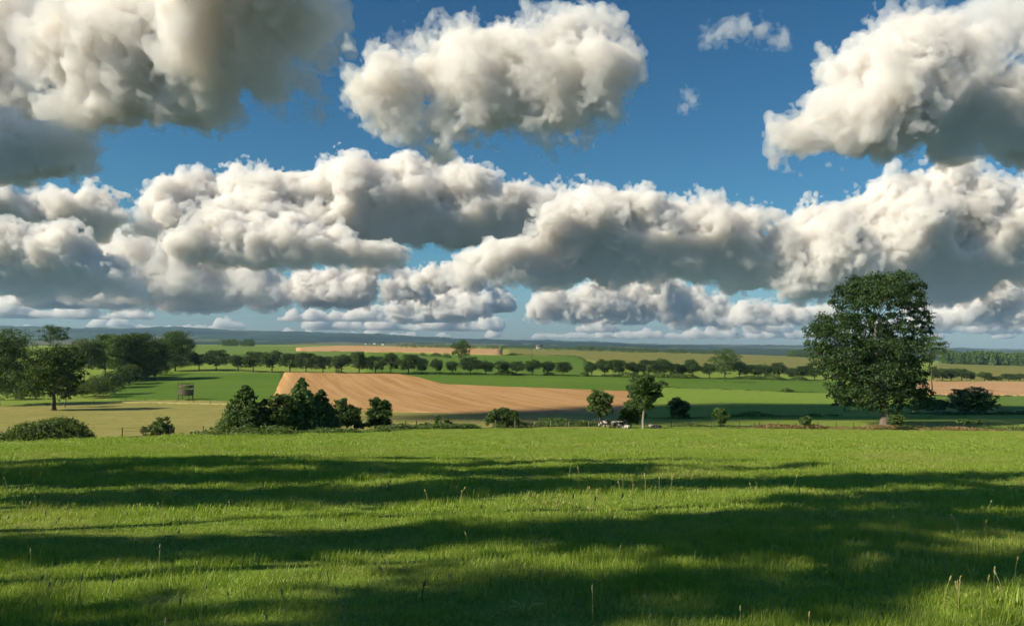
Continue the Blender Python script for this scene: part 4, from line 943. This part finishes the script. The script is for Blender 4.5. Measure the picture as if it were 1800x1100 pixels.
# ------------------------------------------------------------------ fences
WOOD = plain_mat('weathered_post', (0.16, 0.13, 0.10), (0.32, 0.28, 0.22), 6.0)
DARKWOOD = plain_mat('dark_post', (0.050, 0.042, 0.034), (0.095, 0.080, 0.064), 5.0)
WIRE = plain_mat('fence_wire', (0.12, 0.12, 0.12), (0.2, 0.2, 0.2), 3.0, 0.5)
def fence(label, pts, hgt, rad, mat, wires=(0.35, 0.65, 0.95)):
    P = [Vector((x, y, float(H(np.array([x]), np.array([y]))[0]))) for x, y in pts]
    t = empty('fence', P[0]); rng = random.Random(len(label))
    for p in P:
        h = hgt * rng.uniform(0.9, 1.1); d = p - P[0]
        v, q, tr = tube([d + Vector((0, 0, -0.3)), d + Vector((rng.uniform(-.03, .03), rng.uniform(-.03, .03), h * 0.96)), d + Vector((0.01, 0, h))], [rad, rad * 0.95, rad * 0.55], 7)
        mesh_np('post', v, quads=q, tris=tr, mat=mat, parent=t)
    parts = []
    for f in wires:
        for a, b in zip(P[:-1], P[1:]):
            a1 = a - P[0] + Vector((0, rad, f * hgt)); b1 = b - P[0] + Vector((0, rad, f * hgt)); m_ = (a1 + b1) / 2 - Vector((0, 0, 0.03))
            parts.append(tube([a1, m_, b1], [0.006] * 3, 4))
    v, q, tr = join(parts); mesh_np('wires', v, quads=q, tris=tr, mat=WIRE, parent=t)
    tag(t, label, 'fence')
def line_px(pxs, k, dy=0.0):
    return [(ray(px, 752)[0] * float(edge(px)) * k, float(edge(px)) * k) for px in pxs]
fence('post and wire fence along the far meadow edge below the stubble field', line_px([690, 713, 732, 757, 779, 806, 832, 871, 905, 940, 968, 1000, 1035], 1.02), 1.15, 0.055, WOOD)
fence('post and wire fence in front of the reddish grass by the largest tree', line_px([1180, 1215, 1250, 1300, 1335, 1368, 1400, 1438, 1470, 1500, 1535, 1590, 1625, 1660, 1693, 1725, 1758, 1790, 1822], 1.03), 1.15, 0.055, DARKWOOD)
fence('short run of fence posts at the left meadow edge by the sapling', line_px([215, 252, 300, 357, 392], 1.05), 0.8, 0.04, DARKWOOD)
def line_g(pts): return [(ground(x, y, 60)[0], ground(x, y, 60)[1]) for x, y in pts]
fence('thin post fence between the green field and the dry meadow at left', line_g([(165,708),(200,707),(221,706),(255,706),(283,706),(311,710),(340,711),(370,711),(400,712)]), 1.2, 0.07, DARKWOOD)

# ------------------------------------------------------------------ raised hide on posts
def slab(lo, hi): 
    v = [(x, y, z) for x in (lo[0], hi[0]) for y in (lo[1], hi[1]) for z in (lo[2], hi[2])]
    return np.array(v), [(0,1,3,2),(4,6,7,5),(0,4,5,1),(2,3,7,6),(0,2,6,4),(1,5,7,3)], []
p = ground(326, 703, 100); s = p.y / 1400.0
HIDE = plain_mat('grey_green_boards', (0.085, 0.085, 0.055), (0.150, 0.140, 0.095), 2.0, stretch=(0.3, 0.3, 3))
t = empty('raised_hide', p); w = 10 * s; dpt = 8 * s; top = 31 * s; fl = 9 * s
for sx in (-1, 1):
    for sy in (-1, 1):
        v, q, tr = tube([(sx * w * 0.92, sy * dpt, -0.3), (sx * w * 0.95, sy * dpt, fl), (sx * w * 1.06, sy * dpt * 1.02, top)], [0.13, 0.12, 0.10], 7)
        mesh_np('post', v, quads=q, tris=tr, mat=DARKWOOD, parent=t)
v, q, tr = slab((-w * 1.02, -dpt * 1.05, fl - 0.12), (w * 1.02, dpt * 1.05, fl)); mesh_np('platform', v, quads=q, mat=DARKWOOD, parent=t)
bd = []
nb = 7; bh = (top * 0.84 - fl) / nb
for k in range(nb):
    if k == 4: continue
    z0 = fl + k * bh + 0.01; z1 = z0 + bh - 0.05
    bd += [slab((-w * 0.93, -dpt * 1.10, z0), (w * 0.93, -dpt * 1.04, z1)), slab((-w * 0.93, dpt * 1.04, z0), (w * 0.93, dpt * 1.10, z1)), slab((-w * 1.12, -dpt * 0.93, z0), (-w * 1.05, dpt * 0.93, z1)), slab((w * 1.05, -dpt * 0.93, z0), (w * 1.12, dpt * 0.93, z1))]
v, q, tr = join(bd); mesh_np('board_walls', v, quads=q, mat=HIDE, parent=t)
br = [tube([(-w * 0.9, -dpt, 0.2), (w * 0.9, -dpt, fl - 0.2)], [0.06, 0.06], 6), tube([(w * 0.9, -dpt * 1.02, 0.2), (-w * 0.9, -dpt * 1.02, fl - 0.2)], [0.06, 0.06], 6)]
v, q, tr = join(br); mesh_np('cross_brace', v, quads=q, tris=tr, mat=DARKWOOD, parent=t)
ld = [tube([(w * 1.3, -0.3, 0), (w * 1.15, -0.3, fl + 1)], [0.05, 0.05], 6), tube([(w * 1.3, 0.3, 0), (w * 1.15, 0.3, fl + 1)], [0.05, 0.05], 6)] + [tube([(w * (1.3 - 0.12 * f), -0.3, fl * f + 0.15), (w * (1.3 - 0.12 * f), 0.3, fl * f + 0.15)], [0.035, 0.035], 5) for f in (0.1, 0.35, 0.6, 0.85)]
v, q, tr = join(ld); mesh_np('ladder', v, quads=q, tris=tr, mat=DARKWOOD, parent=t)
rl = [tube([(-w * 1.04, sy * dpt, top * 0.93), (w * 1.04, sy * dpt, top * 0.93)], [0.07, 0.07], 6) for sy in (-1, 1)]
for v, q, tr in rl: mesh_np('top_rail', v, quads=q, tris=tr, mat=DARKWOOD, parent=t)
tag(t, 'wooden raised hunting hide on posts standing in the green field at left', 'hunting hide')

# ------------------------------------------------------------------ cattle
def cow_mat():
    m, n, l = nodes('cow_hide')
    tc = n.new('ShaderNodeTexCoord').outputs['Object']; oi = n.new('ShaderNodeObjectInfo')
    ad = n.new('ShaderNodeVectorMath'); ad.operation = 'ADD'; l.new(tc, ad.inputs[0])
    cb = n.new('ShaderNodeCombineXYZ'); mu = n.new('ShaderNodeMath'); mu.operation = 'MULTIPLY'; mu.inputs[1].default_value = 40; l.new(oi.outputs['Random'], mu.inputs[0]); l.new(mu.outputs[0], cb.inputs[0]); l.new(cb.outputs[0], ad.inputs[1])
    col = mixc(n, l, noise_node(n, l, ad.outputs[0], 1.5, 2, 0.5, 0.55, 0.58), (0.014, 0.013, 0.012), (0.46, 0.44, 0.40))
    b = n.new('ShaderNodeBsdfPrincipled'); b.inputs['Roughness'].default_value = 0.7; l.new(col, b.inputs['Base Color'])
    o = n.new('ShaderNodeOutputMaterial'); l.new(b.outputs[0], o.inputs['Surface']); return m
CM = cow_mat()
def cow_mesh(pose):
    V = []; E = []; Rr = []
    def add(p, r, par=None):
        V.append(p); Rr.append(r); 
        if par is not None: E.append((par, len(V) - 1))
        return len(V) - 1
    dz = 0.0 if pose != 'lying' else -0.62
    r0 = add((-0.55, 0, 1.02 + dz), (0.27, 0.30)); a = add((-0.2, 0, 0.98 + dz), (0.33, 0.36), r0); b = add((0.2, 0, 0.95 + dz), (0.34, 0.38), a); c = add((0.6, 0, 1.0 + dz), (0.26, 0.34), b)
    rump = add((-0.85, 0, 1.10 + dz), (0.20, 0.22), r0)
    if pose == 'grazing': nk = [((0.92, 0, 0.85), 0.17), ((1.10, 0, 0.52), 0.13), ((1.22, 0, 0.28), 0.12), ((1.36, 0, 0.12), 0.08)]
    else: nk = [((0.92, 0, 1.22 + dz), 0.18), ((1.12, 0, 1.40 + dz), 0.14), ((1.32, 0, 1.38 + dz), 0.13), ((1.55, 0, 1.24 + dz), 0.08)]
    q = c; ids = []
    for p_, r_ in nk: q = add(p_, (r_, r_), q); ids.append(q)
    hd = V[ids[1]]
    for sy in (-1, 1):
        e = add((hd[0] + 0.02, sy * 0.16, hd[2] + 0.03), (0.05, 0.03), ids[1]); add((hd[0] - 0.02, sy * 0.30, hd[2] + 0.02), (0.03, 0.015), e)
        if pose == 'lying':
            k = add((0.55, sy * 0.28, 0.24), (0.10, 0.10), c); k2 = add((0.9, sy * 0.30, 0.12), (0.07, 0.07), k); add((0.6, sy * 0.34, 0.07), (0.05, 0.05), k2)
            k = add((-0.65, sy * 0.34, 0.26), (0.14, 0.12), r0); k2 = add((-0.25, sy * 0.42, 0.14), (0.08, 0.08), k); add((-0.7, sy * 0.46, 0.07), (0.05, 0.05), k2)
        else:
            st = 0.08 * sy
            k = add((0.55, sy * 0.20, 0.66), (0.11, 0.11), c); k2 = add((0.56 + st, sy * 0.20, 0.40), (0.065, 0.065), k); k3 = add((0.55 + st, sy * 0.20, 0.10), (0.045, 0.045), k2); add((0.58 + st, sy * 0.20, 0.0), (0.06, 0.06), k3)
            k = add((-0.68, sy * 0.20, 0.72), (0.16, 0.15), r0); k2 = add((-0.62 - st, sy * 0.20, 0.58), (0.09, 0.09), k); k3 = add((-0.78 - st, sy * 0.20, 0.36), (0.06, 0.06), k2); k4 = add((-0.74 - st, sy * 0.20, 0.08), (0.045, 0.045), k3); add((-0.71 - st, sy * 0.20, 0.0), (0.06, 0.06), k4)
    tl = add((-1.0, 0, 1.12 + dz), (0.04, 0.04), rump); tl = add((-1.08, 0, max(0.75 + dz, 0.3)), (0.025, 0.025), tl); add((-1.09, 0, max(0.45 + dz, 0.1)), (0.04, 0.04), tl)
    me = bpy.data.meshes.new('cow'); me.from_pydata(V, E, []); o = bpy.data.objects.new('cow', me); COL.objects.link(o)
    md = o.modifiers.new('skin', 'SKIN'); sk = me.skin_vertices[0].data
    for i, r_ in enumerate(Rr): sk[i].radius = r_
    sk[0].use_root = True
    o.modifiers.new('sub', 'SUBSURF').levels = 2; o.modifiers['sub'].render_levels = 2
    dg = bpy.context.evaluated_depsgraph_get(); m2 = bpy.data.meshes.new_from_object(o.evaluated_get(dg))
    bpy.data.objects.remove(o); bpy.data.meshes.remove(me); m2.materials.clear(); m2.materials.append(CM); m2.name = 'cow'
    for f in m2.polygons: f.use_smooth = True
    return m2
CMESH = {k: cow_mesh(k) for k in ('standing', 'grazing', 'lying')}
for px, k, rz, Y, lab in [(1059, 'standing', 2.9, 124.5, 'leftmost black and white cow of the herd under the small round tree'), (1069, 'grazing', 0.4, 126.0, 'black and white cow second from the left in the herd'),
                       (1078, 'standing', 3.4, 124.2, 'black and white cow in the middle of the herd, standing'), (1086, 'grazing', 3.0, 126.5, 'black and white cow fourth from the left in the herd'),
                       (1090, 'standing', 0.3, 124.4, 'black and white cow just left of the lying one'), (1098, 'lying', 2.7, 123.6, 'cow lying at the right end of the herd before the pale trunk'),
                       (1152, 'lying', 3.0, 124.0, 'black and white cow lying alone right of the pale leaning trunk')]:
    o = bpy.data.objects.new('cow', CMESH[k]); COL.objects.link(o); x = ray(px, 748)[0] * Y
    o.location = (x, Y, float(H(np.array([x]), np.array([Y]))[0]) - 0.02); o.rotation_euler = (0, 0, rz); o.scale = (0.92, 0.92, 0.92)
    tag(o, lab, 'cow', 'cows at the far meadow edge')

# ------------------------------------------------------------------ pole, far houses, bird
p = ground(935, 634, 300); h = 21 * p.y / 1400
t = empty('utility_pole', p)
v, q, tr = tube([(0, 0, -0.5), (0, 0, h * 0.6), (0, 0, h)], [0.2, 0.17, 0.14], 8); mesh_np('pole', v, quads=q, tris=tr, mat=DARKWOOD, parent=t)
v, q, tr = join([slab((-1.1, -0.08, h * 0.93), (1.1, 0.08, h * 0.96))] + [tube([(x, 0, h * 0.96), (x, 0, h * 0.985)], [0.08, 0.05], 6) for x in (-1, -0.35, 0.35, 1)]); mesh_np('crossarm', v, quads=q, tris=tr, mat=DARKWOOD, parent=t)
tag(t, 'thin wooden utility pole behind the avenue near the hedge of the olive crop field', 'utility pole')
WHITE = plain_mat('white_render', (0.55, 0.53, 0.50), (0.66, 0.64, 0.60), 0.5); ROOF = plain_mat('slate_roof', (0.10, 0.095, 0.10), (0.16, 0.15, 0.15), 1.0)
def house(px, py, ymin, L_, W_, h_, label, rz):
    p = ground(px, py, ymin); t = empty('house', p, rz)
    v, q, _ = slab((-L_ / 2, -W_ / 2, -2), (L_ / 2, W_ / 2, h_)); mesh_np('wall', v, quads=q, mat=WHITE, parent=t)
    r = [(-L_ / 2 - .4, -W_ / 2 - .5, h_ + .003), (L_ / 2 + .4, -W_ / 2 - .5, h_ + .003), (L_ / 2 + .4, W_ / 2 + .5, h_ + .003), (-L_ / 2 - .4, W_ / 2 + .5, h_ + .003), (-L_ / 2 - .4, 0, h_ + W_ * .45), (L_ / 2 + .4, 0, h_ + W_ * .45)]
    mesh_np('roof', r, quads=[(0, 1, 5, 4), (2, 3, 4, 5), (0, 3, 2, 1)], tris=[(0, 4, 3), (1, 2, 5)], mat=ROOF, parent=t)
    tag(t, label, 'house', 'far white farm houses')
house(644, 606, 2500, 16, 9, 6, 'far white house leftmost of the three below the hills left of centre', 0.3)
house(660, 605.5, 2500, 24, 10, 6.5, 'far long white building in the middle of the three below the hills', 0.1)
house(674, 606.5, 2500, 14, 9, 6, 'far white house rightmost of the three below the hills left of centre', -0.3)
house(948, 613.5, 1500, 11, 7, 5, 'far white farm house above the olive crop field near the utility pole', 0.2)
p = at(1295, 588, 150)
b = empty('bird', p, 0.4)
v, q, tr = tube([(-0.22, 0, 0), (-0.1, 0, 0.01), (0.06, 0, 0.02), (0.16, 0, 0.03), (0.22, 0, 0.025)], [0.02, 0.055, 0.06, 0.04, 0.01], 8)
BIRD = plain_mat('dark_feathers', (0.012, 0.012, 0.014), (0.03, 0.028, 0.028), 8.0)
mesh_np('body', v, quads=q, tris=tr, mat=BIRD, parent=b, smooth=True)
for sy in (-1, 1):
    W = [(0.10, sy * 0.04, 0.03), (-0.06, sy * 0.04, 0.03), (0.09, sy * 0.22, 0.11), (-0.08, sy * 0.22, 0.10), (-0.02, sy * 0.44, 0.09), (-0.10, sy * 0.42, 0.085)]
    W = W + [(x, y, z - 0.012) for x, y, z in W]
    mesh_np('wing', W, quads=[(0, 2, 3, 1), (2, 4, 5, 3), (6, 7, 9, 8), (8, 9, 11, 10), (0, 6, 8, 2), (2, 8, 10, 4), (1, 3, 9, 7), (3, 5, 11, 9), (4, 10, 11, 5), (0, 1, 7, 6)], mat=BIRD, parent=b)
tag(b, 'tiny dark bird flying in front of the low clouds left of the largest tree', 'bird')
